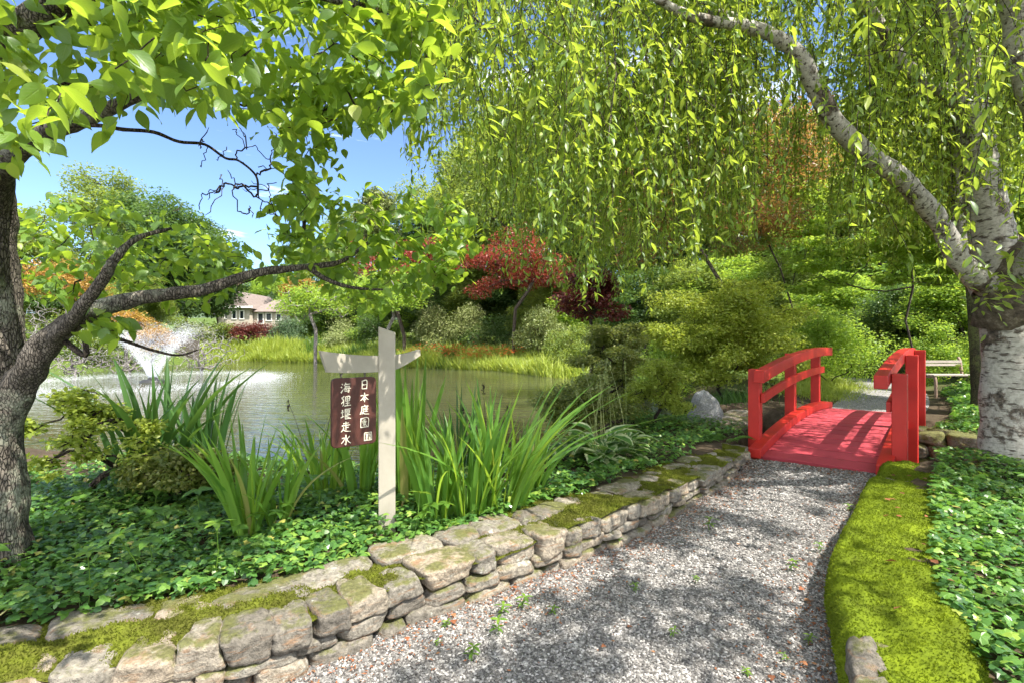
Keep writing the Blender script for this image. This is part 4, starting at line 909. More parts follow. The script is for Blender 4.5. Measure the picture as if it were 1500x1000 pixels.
def strand(top, length, leaf, step, drift=None, heavy=1.):
    n = max(4, int(length / step)); t = np.linspace(0, 1, 7); dr = rng.normal(size=2) * .28 if drift is None else np.asarray(drift)
    ease = lambda t: 1 - np.exp(-2.5 * t); ph = rng.uniform(0, 6.3); sw = rng.uniform(.01, .04)
    pt = lambda t: np.stack([top[0] + dr[0] * ease(t) + sw * np.sin(ph + 7 * t) * t, top[1] + dr[1] * ease(t) + sw * np.cos(ph + 6 * t) * t, top[2] - length * t + .06 * np.sin(np.pi * np.minimum(1, t * 3))], -1)
    tw.add(*tube(pt(t), np.linspace(.0032, .0011, 7), 3)); u = np.sort(rng.uniform(.02, 1, n)); q = pt(u); a = rng.uniform(0, 6.3, n)
    out = np.stack([np.cos(a), np.sin(a), -rng.uniform(.0, 1.9, n)], 1); lp.append(q + rng.normal(size=(n, 3)) * .008); ly.append(out)
    ln_.append(np.stack([np.cos(a), np.sin(a), rng.uniform(.2, 1.2, n)], 1) + rng.normal(size=(n, 3)) * .45); ls.append(leaf * rng.uniform(.5, 1.35, n) * (1 - .25 * u)); tops.append(pt(np.array([0.]))[0])
ybot = lambda px: np.interp(px, [600, 650, 700, 760, 800, 850, 900, 960, 1020, 1100, 1200, 1250, 1300, 1400, 1500, 1600], [170, 260, 360, 420, 445, 420, 440, 420, 380, 350, 340, 390, 390, 360, 330, 330])
dens = lambda px: np.interp(px, [600, 640, 700, 760, 830, 900, 1000, 1120, 1200, 1260, 1320, 1500, 1600], [.25, .4, .45, .5, 1., 1., 1., .85, .6, .6, .8, .7, .5])
cn_ = 0; gpx = rng.uniform(590, 1600, 260); gd = rng.uniform(3.6, 8.8, 260)
while cn_ < 3300:
    gi = rng.integers(260); px = gpx[gi] + rng.normal() * 13; 
    if rng.random() > dens(px): continue
    py = rng.uniform(-160, 1) if rng.random() < .22 else ybot(px) * rng.random()**.75 + rng.normal() * 22
    if 1130 < px < 1260 and 50 < py and rng.random() < .45: continue
    d = gd[gi] + rng.normal() * .35; ln = rng.uniform(.7, 1.9); px += rng.normal() * 8; b = Q(px, py, d)
    if screens(px, py - ln * 750 / d, py, d) and rng.random() < .85: continue
    strand(b + [0, 0, ln], ln, .078, .029); cn_ += 1
for k in range(90):                                            # the nearest strands, with leaves that show large
    px = rng.choice([rng.uniform(585, 720), rng.uniform(700, 860), rng.uniform(1230, 1520)], p=[.42, .2, .38]); d = rng.uniform(2.3, 3.4)
    py = (rng.uniform(40, 250) if px < 720 else rng.uniform(60, 400) if px < 870 else rng.uniform(60, 420)) ; ln = rng.uniform(.5, 1.1); b = Q(px, py, d)
    if screens(px, py - ln * 750 / d, py, d) and rng.random() < .8: continue
    strand(b + [0, 0, ln], ln, .088, .034)
for k in range(140):                                            # unseen part of the crown, added overhead to shade path and bridge
    x, y = rng.uniform(-1.5, 8.5), rng.uniform(-3.2, 6.5); 
    if fbm(np.array([[x * .55, y * .55, 1.3]]), 5, 2)[0] < -.18: continue
    z = 1.5 + max(2.6, .667 * max(y, 0) + .5) + rng.uniform(.0, 2.0); ln = rng.uniform(.5, 1.2); strand(np.array([x, y, z + ln]), ln, .085, .034)
LIT = [(*P(px, py)[:2], r) for px, py, r in ((1130, 722, .42), (1075, 800, .3), (1190, 705, .35), (960, 822, .25), (1290, 695, .3), (1265, 880, .22), (1320, 960, .2), (1190, 640, .5), (700, 905, .16), (1150, 850, .16), (640, 850, .3), (860, 780, .3), (1400, 800, .35), (1200, 960, .12), (1300, 765, .28), (1310, 835, .25), (1345, 890, .2), (1390, 975, .2), (1450, 850, .3), (480, 760, .4), (250, 800, .4), (720, 740, .4))]  # ground spots kept sunny by leaving out the overhead leaves
bl = []
while len(bl) < 95:                                            # unseen boughs added above and behind the viewer for dappled shade
    x, y = rng.uniform(-4.5, 11), rng.uniform(-7.5, 6.0)
    if x < 1.3 + .5 * math.sin(y * 1.7) and rng.random() < .9: continue
    if fbm(np.array([[x * .42, y * .42, 2.7]]), 15, 2)[0] < -.1: continue
    bl.append([x, y, 1.5 + max(3.2, .667 * max(y + 1.1, 0) + 1.3) + rng.uniform(0, 2.6), *(np.array([1, 1, .3]) * rng.uniform(.8, 1.5))])
p_, d_ = blob_pts(rng, bl, 150000, .5); sh_ = p_[:, :2] + np.outer(p_[:, 2], [-.49, .385]); op = fbm(np.c_[sh_ * .75, p_[:, 2] * .06], 33, 3)
for gx, gy, gr in LIT: op = np.maximum(op, 1.3 - np.linalg.norm((sh_ - [gx, gy]) * [1, .8], axis=1) / gr + .5 * vnoise(np.c_[sh_ * 4, p_[:, 2] * .1], 7))
op = np.where(p_[:, 0] - .49 * (p_[:, 2] - 2.3) < .9 + .4 * np.sin(p_[:, 1] * 2), op + .75, op)     # no boughs between the sun and the dogwood
p_, d_ = p_[op < .16], d_[op < .16]; MB().add(*leaves(rng, p_, d_, CHE, .14, up=.8, droop=.5)).obj('crown', m_che, wt, True)  # unseen shading crown, carved so that sun patches fall through
q_ = np.array([Q(rng.normal(1470, 38), rng.normal(415, 26), 4.85 + rng.normal() * .12) for _ in range(150)])
lp.append(q_); ly.append(rng.normal(size=(150, 3)) * [1, .6, .5] - [0, .5, .3]); ln_.append(rng.normal(size=(150, 3)) * .5 + [0, -.3, 1]); ls.append(rng.uniform(.05, .12, 150))
bl = []
while len(bl) < 190:                                            # fuller tufts among the strands
    px = rng.uniform(640, 1600); py = ybot(px) * rng.uniform(-.35, .85)
    if rng.random() > dens(px) or (1110 < px < 1260 and py > 40): continue
    d = rng.uniform(5.2, 9.2); r = rng.uniform(.22, .42); bl.append([*Q(px, py, d), r, r, r * 1.9])
p_, d_ = blob_pts(rng, bl, 28000, .6); MB().add(*leaves(rng, p_, d_, CHE, .085, up=.5, droop=1.1)).obj('foliage', m_che, wt, True)
MB().add(*inst(*CHE[:2], np.concatenate(lp), np.concatenate(ly), np.concatenate(ln_), np.concatenate(ls), CHE[2])).obj('hanging_foliage', m_che, wt, True)
tw.obj('hanging_sprays', m_btwg, wt, True)
ls_ = np.concatenate([spline(cp, 6)[len(cp) * 2:] for cp, r in limbs]); tp = np.array(tops); tp = tp[rng.permutation(len(tp))[:520]]
A, par, fl = grow(list(ls_), tp, rng, sag=.12); wb = MB(); k = len(ls_)
kid = np.bincount(par[par >= 0], minlength=len(A))
for j in range(k, len(A)):
    if kid[j] == 0:
        ch = [j]; q = j
        while q >= k and len(ch) < 5: q = int(par[q]); ch.append(q)
        ch = ch[::-1]; r = np.minimum(.0035 * fl[ch]**.45, .03); r[0] = min(r[0], r[1] * 1.2); wb.add(*tube(A[ch], r, 5))
wb.obj('branch_sprays', m_bgen, wt, True)
# second, mossy trunk behind it
mt = thing('mossy_tree', 'slender tree with a dark mossy trunk between the bench and the white trunk', 'tree', (*Q(1436, 590, 9.6)[:2], .2))
tt = spline([Q(1437, 610, 9.6), Q(1437, 560, 9.6), Q(1433, 500, 9.6), Q(1426, 420, 9.6), Q(1410, 300, 9.7), Q(1395, 150, 9.8), Q(1380, 20, 9.9)], 6)
MB().add(*tube(tt, np.linspace(.17, .06, len(tt)), 12, .15, 44)).obj('trunk', bark('mossy_bark', (.035,.035,.02), (.11,.10,.06), (.13,.16,.05), lfac=.45), mt, True)
r_ = np.random.default_rng(45); bl = clumps(r_, (*Q(1390, 60, 9.8), 2.4, 1.8, 2.2), 34, .75, .6); p, d = blob_pts(r_, bl, 15000, .5)
MB().add(*leaves(r_, p, d, DIA, .085, up=.7)).obj('crown', m_fc, mt)
# ------------------------------------------------------------------ ground plants
bedL = lambda p: (sd(p, PATH) > .46) & (np.minimum(sd(p, POND), segd(p, STREAM, False) - .75) > .1)
def bed_points(rng, n, x0, x1, y0, y1, cond): 
    p = np.c_[rng.uniform(x0, x1, n), rng.uniform(y0, y1, n)]; return p[cond(p)]
rng = np.random.default_rng(55)
def ivy(name, label, pts, s0, s1, hmax):
    z = height(pts[:, 0], pts[:, 1]); lump = .5 + .5 * fbm(np.c_[pts, z * 0] * 2.3, 6, 3); hh = rng.random(len(pts))**.7 * hmax * (.35 + lump)
    nd = np.c_[rng.normal(size=(len(pts), 2)) * .45, np.ones(len(pts))]; yd = np.c_[rng.normal(size=(len(pts), 2)), rng.normal(size=len(pts)) * .15 - .15]
    mb = MB().add(*inst(*IVY, np.c_[pts, z + .02 + hh], yd, nd, rng.uniform(s0, s1, len(pts)))); return kind(mb.obj(name, m_ivy), 'stuff', label, 'ivy')
dpx = lambda p: p[:, 1]
pl = np.concatenate([bed_points(rng, 42000, -4.6, 2.6, 1.4, 4.6, lambda p: bedL(p) & (p[:, 0] < np.interp(p[:, 1], LW[:, 1], LW[:, 0]))), bed_points(rng, 40000, -4.5, 4.6, 4.4, 10, lambda p: bedL(p) & np.where(p[:, 1] < 6.5, p[:, 0] < np.interp(p[:, 1], LW[:, 1], LW[:, 0]), (p - BO) @ BR < -.3) & (sd(p, POND) > .25))])
ivy('ivy_cover', 'dark green ivy carpet behind the low stone wall', pl, .028, .058, .11)
pr = bed_points(rng, 80000, 1.3, 9.5, 1.2, 8.0, lambda p: (sd(p, PATH) > .44) & (p[:, 0] > np.interp(p[:, 1], RW[:, 1], RW[:, 0]) + .2) & (segd(p, STREAM, False) > 1.12) & (((p - BO) @ BD < -.15) | ((p - BO) @ BR > BWID + .3)))
ivy('ivy_cover', 'dark green ivy carpet right of the mossy wall and round the white trunk', pr, .03, .06, .13)
pf = bed_points(rng, 26000, 7, 15, 8, 14, lambda p: (segd(p, STREAM, False) > 1.0) & (segd(p, FARP, False) > 1.2) & (((p - BO) @ BR) > BWID + .25)); ivy('ivy_cover', 'ivy and low greenery beyond the stream on the right', pf, .05, .09, .2)
# blades
def blades(rng, base, n, spread, hgt, wid, lean, mat_name, seg=9, curl=.5, az=None, dirx=0.):
    mb = MB(); base = np.asarray(base)
    for k in range(int(n * 1.35)):
        a = rng.uniform(0, 6.283); r = spread * rng.random()**.5; b = base + [math.cos(a) * r, math.sin(a) * r, -.03]; h = hgt * rng.uniform(.7, 1.2); l = lean * rng.uniform(.15, 1.) * (1.5 if rng.random() < .25 else 1)
        a2 = a + rng.normal() * .5; dx, dy = math.cos(a2) * l + dirx * rng.uniform(0, 1), math.sin(a2) * l; t = np.linspace(0, 1, seg); cu = curl * rng.uniform(.2, 1.3) * (1 if rng.random() < .8 else 2.)
        hor = t * .35 + cu * t**2.6; p = np.stack([b[0] + dx * h * hor, b[1] + dy * h * hor, b[2] + h * (t - .16 * cu * (dx * dx + dy * dy)**.5 * t**3 - (.25 * max(0, cu - 1) * t**4))], 1)
        w = wid * rng.uniform(.95, 1.6) * np.interp(t, [0, .15, .5, .8, 1], [.7, .95, 1, .62, .02]); f = rng.uniform(0, 3.14); sx = nrm(np.array([math.cos(f), math.sin(f), 0.]) + np.array([-dy, dx, 0]) * .6)
        nx = np.cross(sx, [0, 0, 1.]); V = np.stack([p - sx * w[:, None] / 2 + nx * w[:, None] * .12, p - nx * w[:, None] * .08, p + sx * w[:, None] / 2 + nx * w[:, None] * .12], 1).reshape(-1, 3)
        U = np.tile([[0, 0], [.5, 0], [1, 0]], (seg, 1)); i = np.arange(seg - 1)[:, None] * 3 + np.arange(2)[None]; mb.add(V, np.stack([i, i + 1, i + 4, i + 3], -1).reshape(-1, 4), U)
    return mb
def iris(px, Yd, n, h, w, lean, label, mat=m_iri, seed=1, spread=.1, curl=.45, dirx=0., name='iris_clump'):
    x = (px - 750) / 750 * Yd; z = hz(x, Yd); rr = np.random.default_rng(seed)
    o = blades(rr, (0, 0, 0), n, spread, h, w, lean, None, 9, curl, None, dirx).obj(name, mat, None, True); o.location = (x, Yd, z)
    return tag(o, label, 'iris', 'iris clumps along the pond edge')
iris(232, 4.7, 24, 1.08, .04, .8, 'dark iris clump with long curved blades behind the low dark azalea', m_ird, 1, .22, .6)
iris(195, 4.6, 13, 1.0, .04, .9, 'dark iris clump leaning left by the azalea with yellow tips', m_ird, 22, .16, .7)
iris(296, 4.8, 20, .95, .036, .6, 'dark iris clump with withered flower heads against the bright water', m_ird, 2, .16, .4)
iris(362, 3.45, 22, .78, .03, .95, 'bright green iris fan left of the hanging board, in front of the pond', m_iri, 3, .07, .45)
iris(405, 3.6, 14, .6, .03, .8, 'short bright iris clump just right of the low iris fan', m_iri, 4, .08, .6)
iris(478, 4.2, 18, .68, .03, .6, 'narrow leaved iris clump below the hanging board', m_iri, 5, .12, .5)
iris(530, 4.1, 18, .72, .036, .6, 'iris clump tucked against the left side of the sign post', m_iri, 6, .1, .45)
iris(596, 4.0, 22, 1.12, .042, .4, 'tallest iris clump standing right of the sign post', m_iri, 7, .13, .3)
iris(640, 3.7, 20, .7, .036, .65, 'iris clump with upright blades in front of the tallest clump', m_iri, 8, .09, .4)
iris(690, 3.75, 26, .82, .034, .95, 'wide iris fan at the back of the low stone wall', m_iri, 9, .1, .5, .25)
iris(732, 3.85, 34, .95, .034, .9, 'large iris fan sweeping to the right over the ivy', m_iri, 10, .14, .6, .6)
iris(770, 4.3, 18, .7, .032, .75, 'iris clump farthest right, next to the hostas', m_iri, 11, .12, .55, .3)
iris(672, 5.2, 12, .85, .028, .4, 'thin dark iris clump with dry seed pods at the water edge', m_ird, 12, .12, .35)
iris(455, 5.0, 16, .6, .022, .9, 'grassy iris clump at the water below the fountain side', m_iri, 13, .2, .8)
def stalks(label, px, Yd, n, h, seed, mat, head=True):
    rr = np.random.default_rng(seed); x = (px - 750) / 750 * Yd; z = hz(x, Yd); mb = MB()
    for k in range(n):
        b = rr.normal(size=2) * .09; l = rr.normal(size=2) * .16; hh = h * rr.uniform(.7, 1.05); t = np.linspace(0, 1, 6); p = np.stack([b[0] + l[0] * t**2, b[1] + l[1] * t**2, hh * t - .03], 1); mb.add(*tube(p, np.linspace(.004, .0018, 6), 4))
        if head:
            m = 16; q = p[-1] - np.c_[np.zeros(m), np.zeros(m), rr.random(m) * .09]; mb.add(*inst(*DIA, q, rr.normal(size=(m, 3)) * .6 + [0, 0, 1], rr.normal(size=(m, 3)), np.full(m, .028)))
    o = mb.obj('grass_stalk', mat); o.location = (x, Yd, z); return tag(o, label, 'grass', 'seeding grass stalks')
stalks('pale seeding grass stalks in front of the dark azalea', 872, 5.9, 9, 1.05, 61, m_pal); stalks('tall seeding grass stalks beside the hostas', 905, 5.7, 5, 1.15, 62, m_pal); stalks('dark dry iris stalks with seed pods beside the wide iris fan', 708, 4.6, 4, .95, 63, m_btwg); stalks('dark dry flower stalks under the left edge of the hanging board', 462, 4.5, 4, .8, 64, m_btwg)
def hosta(px, Yd, label, seed, s=1.):
    rr = np.random.default_rng(seed); x = (px - 750) / 750 * Yd; z = hz(x, Yd); n = 30; a = rr.uniform(0, 6.283, n); el = rr.uniform(.15, 1.1, n)
    p = np.c_[np.cos(a) * .09, np.sin(a) * .09, .08 + .22 * rr.random(n) * (el > .3)] * s; yd = np.c_[np.cos(a), np.sin(a), el]
    o = MB().add(*inst(*HOS[:2], p, yd, np.c_[-np.cos(a) * .7, -np.sin(a) * .7, np.ones(n)], rr.uniform(.2, .32, n) * s, HOS[2])).obj('hosta', m_hos, None, True); o.location = (x, Yd, z); return tag(o, label, 'hosta', 'variegated hostas')
hosta(832, 5.3, 'variegated hosta with cream edged leaves right beside the last iris clump', 71, .9); hosta(880, 5.35, 'largest cream edged hosta in front of the seeding grass', 72, 1.1); hosta(918, 5.6, 'small cream edged hosta nearest to the twiggy azalea', 73, .8)
def fern(loc, label, seed, s=.35):
    rr = np.random.default_rng(seed); lp, ly, ls = [], [], []; mb = MB()
    for k in range(11):
        a = rr.uniform(0, 6.283); t = np.linspace(0, 1, 14); L_ = s * rr.uniform(.7, 1.1); p = np.stack([np.cos(a) * t * L_, np.sin(a) * t * L_, L_ * (1.1 * t - .85 * t * t)], 1); mb.add(*tube(p, .0025, 3))
        for sg in (-1, 1): lp.append(p[1:]); ly.append(np.tile([-math.sin(a) * sg, math.cos(a) * sg, -.1], (13, 1)) + np.array([math.cos(a), math.sin(a), 0]) * .35); ls.append(L_ * .3 * np.sin(np.pi * (.12 + .85 * t[1:])))
    q = np.concatenate(lp); mb.add(*inst(*DIA, q, np.concatenate(ly), np.tile([0, 0, 1.], (len(q), 1)) + rr.normal(size=(len(q), 3)) * .15, np.c_[np.concatenate(ls) * .8, np.concatenate(ls), np.concatenate(ls)]))
    o = mb.obj('fern', m_fer); o.location = loc; return tag(o, label, 'fern')
fern((2.92, 6.95, .12), 'small green fern at the foot of the front left bridge post', 81); fern((2.55, 6.8, .15), 'fern growing from the ivy just left of the bridge', 82, .3)
# creeper sprigs that stand above the ivy, weeds in the gravel
def sprig_mesh(seed, n, s, h, T):
    rr = np.random.default_rng(seed); mb = MB().add(*tube([[0, 0, -.02], [.01, 0, h * .5], [0, .01, h]], .0025, 4)); a = np.arange(n) * 6.283 / n + rr.random()
    U = T[2] if len(T) > 2 else None
    mb.add(*inst(T[0], T[1], np.tile([0, 0.01, h], (n, 1)), np.c_[np.cos(a), np.sin(a), np.full(n, .12)], np.c_[rr.normal(size=(n, 2)) * .2, np.ones(n)], s * rr.uniform(.8, 1.15, n), U))
    if n < 5: mb.add(*inst(T[0], T[1], np.tile([0, 0, h * .55], (n, 1)), np.c_[np.cos(a + .8), np.sin(a + .8), np.full(n, .1)], np.tile([0, 0, 1.], (n, 1)), np.full(n, s * .9), U))
    return mb.mesh('sprig', m_spr, True)
SM = [sprig_mesh(91, 5, .085, .24, DOG), sprig_mesh(92, 5, .07, .18, DOG), sprig_mesh(93, 7, .075, .28, CHE)]
WM = [sprig_mesh(94, 4, .035, .05, CHE), sprig_mesh(95, 3, .03, .035, CHE), sprig_mesh(96, 4, .05, .08, CHE)]
rng = np.random.default_rng(97); cnt = 0
for k in range(400):
    right = rng.random() < .42
    p = np.array([[rng.uniform(1.9, 5.0), rng.uniform(1.9, 5.0)]]) if right else np.array([[rng.uniform(-3.2, -.3), rng.uniform(2.3, 4.2)]])
    if not (sd(p, PATH)[0] > (.7 if right else .5) and (right or p[0, 0] < np.interp(p[0, 1], LW[:, 1], LW[:, 0]))): continue
    if right and p[0, 0] < np.interp(p[0, 1], RW[:, 1], RW[:, 0]): continue
    o = link('creeper_sprig', SM[cnt % 3]); o.location = (*p[0], hz(*p[0])); o.rotation_euler = (rng.normal() * .15, rng.normal() * .15, rng.uniform(0, 6.28)); s = rng.uniform(.7, 1.25); o.scale = (s, s, s)
    tag(o, 'young yellow green creeper sprig rising out of the ivy', 'creeper', 'creeper sprigs in the ivy'); cnt += 1
    if cnt >= 64: break
for px, py in [(728, 925), (738, 895), (765, 885), (652, 912), (640, 938), (810, 895), (1150, 960), (1095, 985), (1160, 830), (1020, 845), (930, 860), (1185, 935), (1245, 742), (905, 790), (1040, 770), (1200, 800), (690, 960), (985, 925)]:
    o = link('gravel_weed', WM[int(px) % 3]); q = P(px, py + 8); o.location = (q[0], q[1], .0); o.rotation_euler = (0, 0, px); s = rng.uniform(.8, 1.5); o.scale = (s, s, s)
    tag(o, 'small green weed sprouting from the gravel path', 'weed', 'weeds in the gravel')
p = np.c_[rng.uniform(-1.2, 4, 900), 1.6 + 5.2 * rng.random(900)]; d = sd(p, PATH); p = p[(d < -.02) & (rng.random(900) < np.where(d > -.3, .5, .10))]
p2 = np.c_[rng.uniform(-1.5, 4, 90000), rng.uniform(1.5, 6.6, 90000)]; d2 = sd(p2, PATH); p2 = p2[(d2 < .02) & (rng.random(90000) < np.exp(d2 * 6) * .75 + .006)]; k2 = len(p2)
kind(MB().add(*inst(*DIA, np.c_[p2, pz(p2) + .012], np.c_[rng.normal(size=(k2, 2)), np.zeros(k2)], np.c_[rng.normal(size=(k2, 2)) * .5, np.ones(k2)], np.c_[rng.uniform(.004, .02, k2), rng.uniform(.01, .03, k2), np.full(k2, .02)])).obj('leaf_litter', m_lit), 'stuff', 'fine brown leaf litter gathered along the edges of the gravel', 'litter')
mb = MB().add(*inst(*IVY, np.c_[p, np.full(len(p), .022) + rng.random(len(p)) * .01], np.c_[rng.normal(size=(len(p), 2)), np.zeros(len(p))], np.c_[rng.normal(size=(len(p), 2)) * .35, np.ones(len(p))], rng.uniform(.016, .036, len(p))))
p = np.concatenate([np.c_[rng.uniform(0, 1, 40), rng.uniform(0, 1, 40)]]); mb.add(*inst(*DIA, np.array([[*(rw.at(2.5 + 6.5 * u)[0] - rw.at(2.5 + 6.5 * u)[2] * (.1 + .4 * v)), H2(2.5 + 6.5 * u) + .045] for u, v in p[:26]]), np.c_[rng.normal(size=(26, 2)), np.zeros(26)], np.c_[rng.normal(size=(26, 2)) * .3, np.ones(26)], rng.uniform(.03, .07, 26)))
kind(mb.obj('fallen_leaves', m_lit), 'stuff', 'dry brown leaves scattered over gravel and moss', 'leaves')
# --- grasses of the far banks
def bank(name, label, path, half, n, h, w, mat, seed):
    rr = np.random.default_rng(seed); pp = np.array(path, float); ln = np.concatenate([[0], np.cumsum(np.linalg.norm(np.diff(pp, axis=0), axis=1))]); u = rr.random(n) * ln[-1]
    b = np.stack([np.interp(u, ln, pp[:, 0]), np.interp(u, ln, pp[:, 1])], 1) + rr.normal(size=(n, 2)) * half; b = b[sd(b, POND) > -.1]; n = len(b); z = height(b[:, 0], b[:, 1]); s = h * rr.uniform(.5, 1.2, n) * (.75 + .5 * (vnoise(np.c_[b * .7, z * 0], seed)))
    T = np.array([[-.5, 0, 0], [.5, 0, 0], [.28, .6, .08], [0, 1, .3], [-.28, .6, .08]]); yd = np.c_[rr.normal(size=(n, 2)) * .35, np.ones(n)]
    return kind(MB().add(*inst(T, [np.array([[0, 1, 2, 4]]), np.array([[4, 2, 3]])], np.c_[b, z - .03], yd, rr.normal(size=(n, 3)), np.c_[np.full(n, w), s, s])).obj(name, mat), 'stuff', label, 'grass')
bank('bank_grass', 'bright yellow green grass on the far bank of the pond', [(-26, 48), (-17, 46.4), (-7, 37.2), (-.2, 32), (2.6, 27)], 1.5, 60000, 1.25, .07, m_grs, 501)
bank('reed_grass', 'taller dark green sword grass behind the bright bank', [(-19, 49), (-8, 39.5), (-5, 37)], .8, 5000, 1.5, .07, m_grd, 502)
bank('shore_grass', 'dark grass tufts overhanging the waterline of the far bank', [(-18, 45.6), (-10, 39), (-4, 34)], .35, 5000, .7, .05, m_grd, 503)
bank('inlet_grass', 'soft green grass around the standing rock and pond inlet', [(4.2, 11.0), (4.6, 12.5), (3.2, 10.9), (2.2, 10.4)], .5, 7000, .45, .012, m_grd, 504)
bank('path_edge_grass', 'grass along the far gravel path beyond the bridge', [(7.2, 12.2), (9.8, 16), (11, 19)], .5, 9000, .3, .015, m_grs, 505)
rr = np.random.default_rng(506); n = 420; u = rr.random(n); b = np.c_[-7.5 + u * 8 , 37.8 - u * 5.2] + rr.normal(size=(n, 2)) * [.5, .6]; z = height(b[:, 0], b[:, 1]); p = np.repeat(np.c_[b, z + rr.uniform(.7, 1.3, n)], 5, 0); a = np.tile(np.arange(5) * 1.257, n)
kind(MB().add(*inst(*DIA, p, np.c_[np.cos(a), np.sin(a), np.full(n * 5, .5)], np.tile([0, 0, 1.], (n * 5, 1)), np.full(n * 5, .13))).obj('orange_daylilies', m_lil), 'stuff', 'orange daylilies flowering behind the yellow grass bank', 'flowers')
rr = np.random.default_rng(507); n = 60000; p = np.c_[rr.uniform(-45, 40, n), rr.uniform(11, 75, n)]; k = (np.minimum(sd(p, POND), segd(p, STREAM, False) - .8) > 1.2) & (segd(p, FARP, False) > 1.5) & (np.abs(p[:, 0]) < p[:, 1] * 1.1 + 3); p = p[k]; z = height(p[:, 0], p[:, 1]); n = len(p)
hh = rr.random(n) * (.25 + .5 * np.clip(vnoise(np.c_[p * .35, z * 0], 3) + .3, 0, 1)) * (1 + p[:, 1] / 40)
kind(MB().add(*leaves(rr, np.c_[p, z + hh], rdir(rr, n), DIA, .07 * (1 + p[:, 1] / 14) * rr.uniform(.6, 1.2, n), up=.8)).obj('undergrowth', m_fa), 'stuff', 'low leafy undergrowth beneath the trees beyond the pond', 'undergrowth')
# duckweed at the inlet
rr = np.random.default_rng(508); p = np.c_[rr.normal(3.75, .35, 5000), rr.normal(11.3, .45, 5000)]; n = len(p); a = rr.uniform(0, 6.28, n)
kind(MB().add(*inst(*DIA, np.c_[p, np.full(n, WL + .006)], np.c_[np.cos(a), np.sin(a), np.zeros(n)], np.tile([0, 0, 1.], (n, 1)), np.full(n, .05))).obj('duckweed', m_grs), 'stuff', 'sunlit yellow green duckweed on the inlet left of the standing rock', 'duckweed')
# ------------------------------------------------------------------ fountain
FC = P(224, 559, WL); fo = thing('fountain', 'floating pond fountain throwing a white cone of spray', 'fountain', FC)
pr_ = [(.5, -.05), (.5, .06), (.42, .1), (.2, .12), (.16, .22), (.12, .24), (0.01, .24)]; a = np.linspace(0, 2 * np.pi, 25)[:-1]; V = np.array([[FC[0] + r * math.cos(t), FC[1] + r * math.sin(t), FC[2] + z] for r, z in pr_ for t in a]); k = np.arange(len(pr_) - 1)[:, None] * 24 + np.arange(24)[None]; j = np.arange(len(pr_) - 1)[:, None] * 24 + (np.arange(24)[None] + 1) % 24
MB().add(V, np.stack([k, j, j + 24, k + 24], -1).reshape(-1, 4)).obj('float', simple('black_float', (.03,.03,.03), .4), fo, True)
def spray_mat():
    m, t, b = M('water_spray', .25, .6); b.inputs['Base Color'].default_value = (.9, .92, .95, 1); tr = N(t, 'ShaderNodeBsdfTranslucent'); tr.inputs[0].default_value = (.95, .96, 1, 1)
    ms = N(t, 'ShaderNodeMixShader'); ms.inputs[0].default_value = .5; t.links.new(b.outputs[0], ms.inputs[1]); t.links.new(tr.outputs[0], ms.inputs[2]); t.links.new(ms.outputs[0], t.nodes['Material Output'].inputs[0]); return m
m_spy = spray_mat(); rr = np.random.default_rng(601); n = 26000; az = rr.uniform(0, 6.283, n); ang = rad(67) + rr.normal(size=n) * .06; v0 = 7.0 * (1 + rr.normal(size=n) * .05); T_ = 2 * v0 * np.sin(ang) / 9.8; tt_ = T_ * np.where(rr.random(n) < .88, rr.random(n)**1.25 * .45, rr.random(n))
rad_ = .12 + v0 * np.cos(ang) * tt_; zz = .2 + v0 * np.sin(ang) * tt_ - 4.9 * tt_**2; p = np.c_[FC[0] + np.cos(az) * rad_, FC[1] + np.sin(az) * rad_, WL + zz] + rr.normal(size=(n, 3)) * .03 * (1 + tt_[:, None] * 1.5)
vel = np.c_[np.cos(az) * v0 * np.cos(ang), np.sin(az) * v0 * np.cos(ang), v0 * np.sin(ang) - 9.8 * tt_]; s = rr.uniform(.004, .011, n); T4 = np.array([[-.5, 0, -.3], [.5, 0, -.3], [0, 0, .6], [0, 1, 0]]); F4 = np.array([[0, 2, 1], [0, 1, 3], [1, 2, 3], [2, 0, 3]])
kk = p[:, 2] > WL; kind(MB().add(*inst(T4, F4, p[kk], vel[kk], rdir(rr, kk.sum()), np.c_[s, s * 3.2, s][kk])).obj('spray', m_spy, fo), 'stuff')
n = 24000; az = rr.uniform(0, 6.283, n); R_ = 4.55 + rr.normal(size=n) * .55; zz = np.abs(rr.normal(size=n)) * .10; p = np.c_[FC[0] + np.cos(az) * R_, FC[1] + np.sin(az) * R_ * 1.25, WL + .01 + zz]; s = rr.uniform(.005, .014, n)
kind(MB().add(*inst(T4, F4, p, np.tile([0, 0, 1.], (n, 1)) + rr.normal(size=(n, 3)) * .5, rdir(rr, n), np.c_[s, s * 1.6, s])).obj('splash', m_spy, fo), 'stuff')
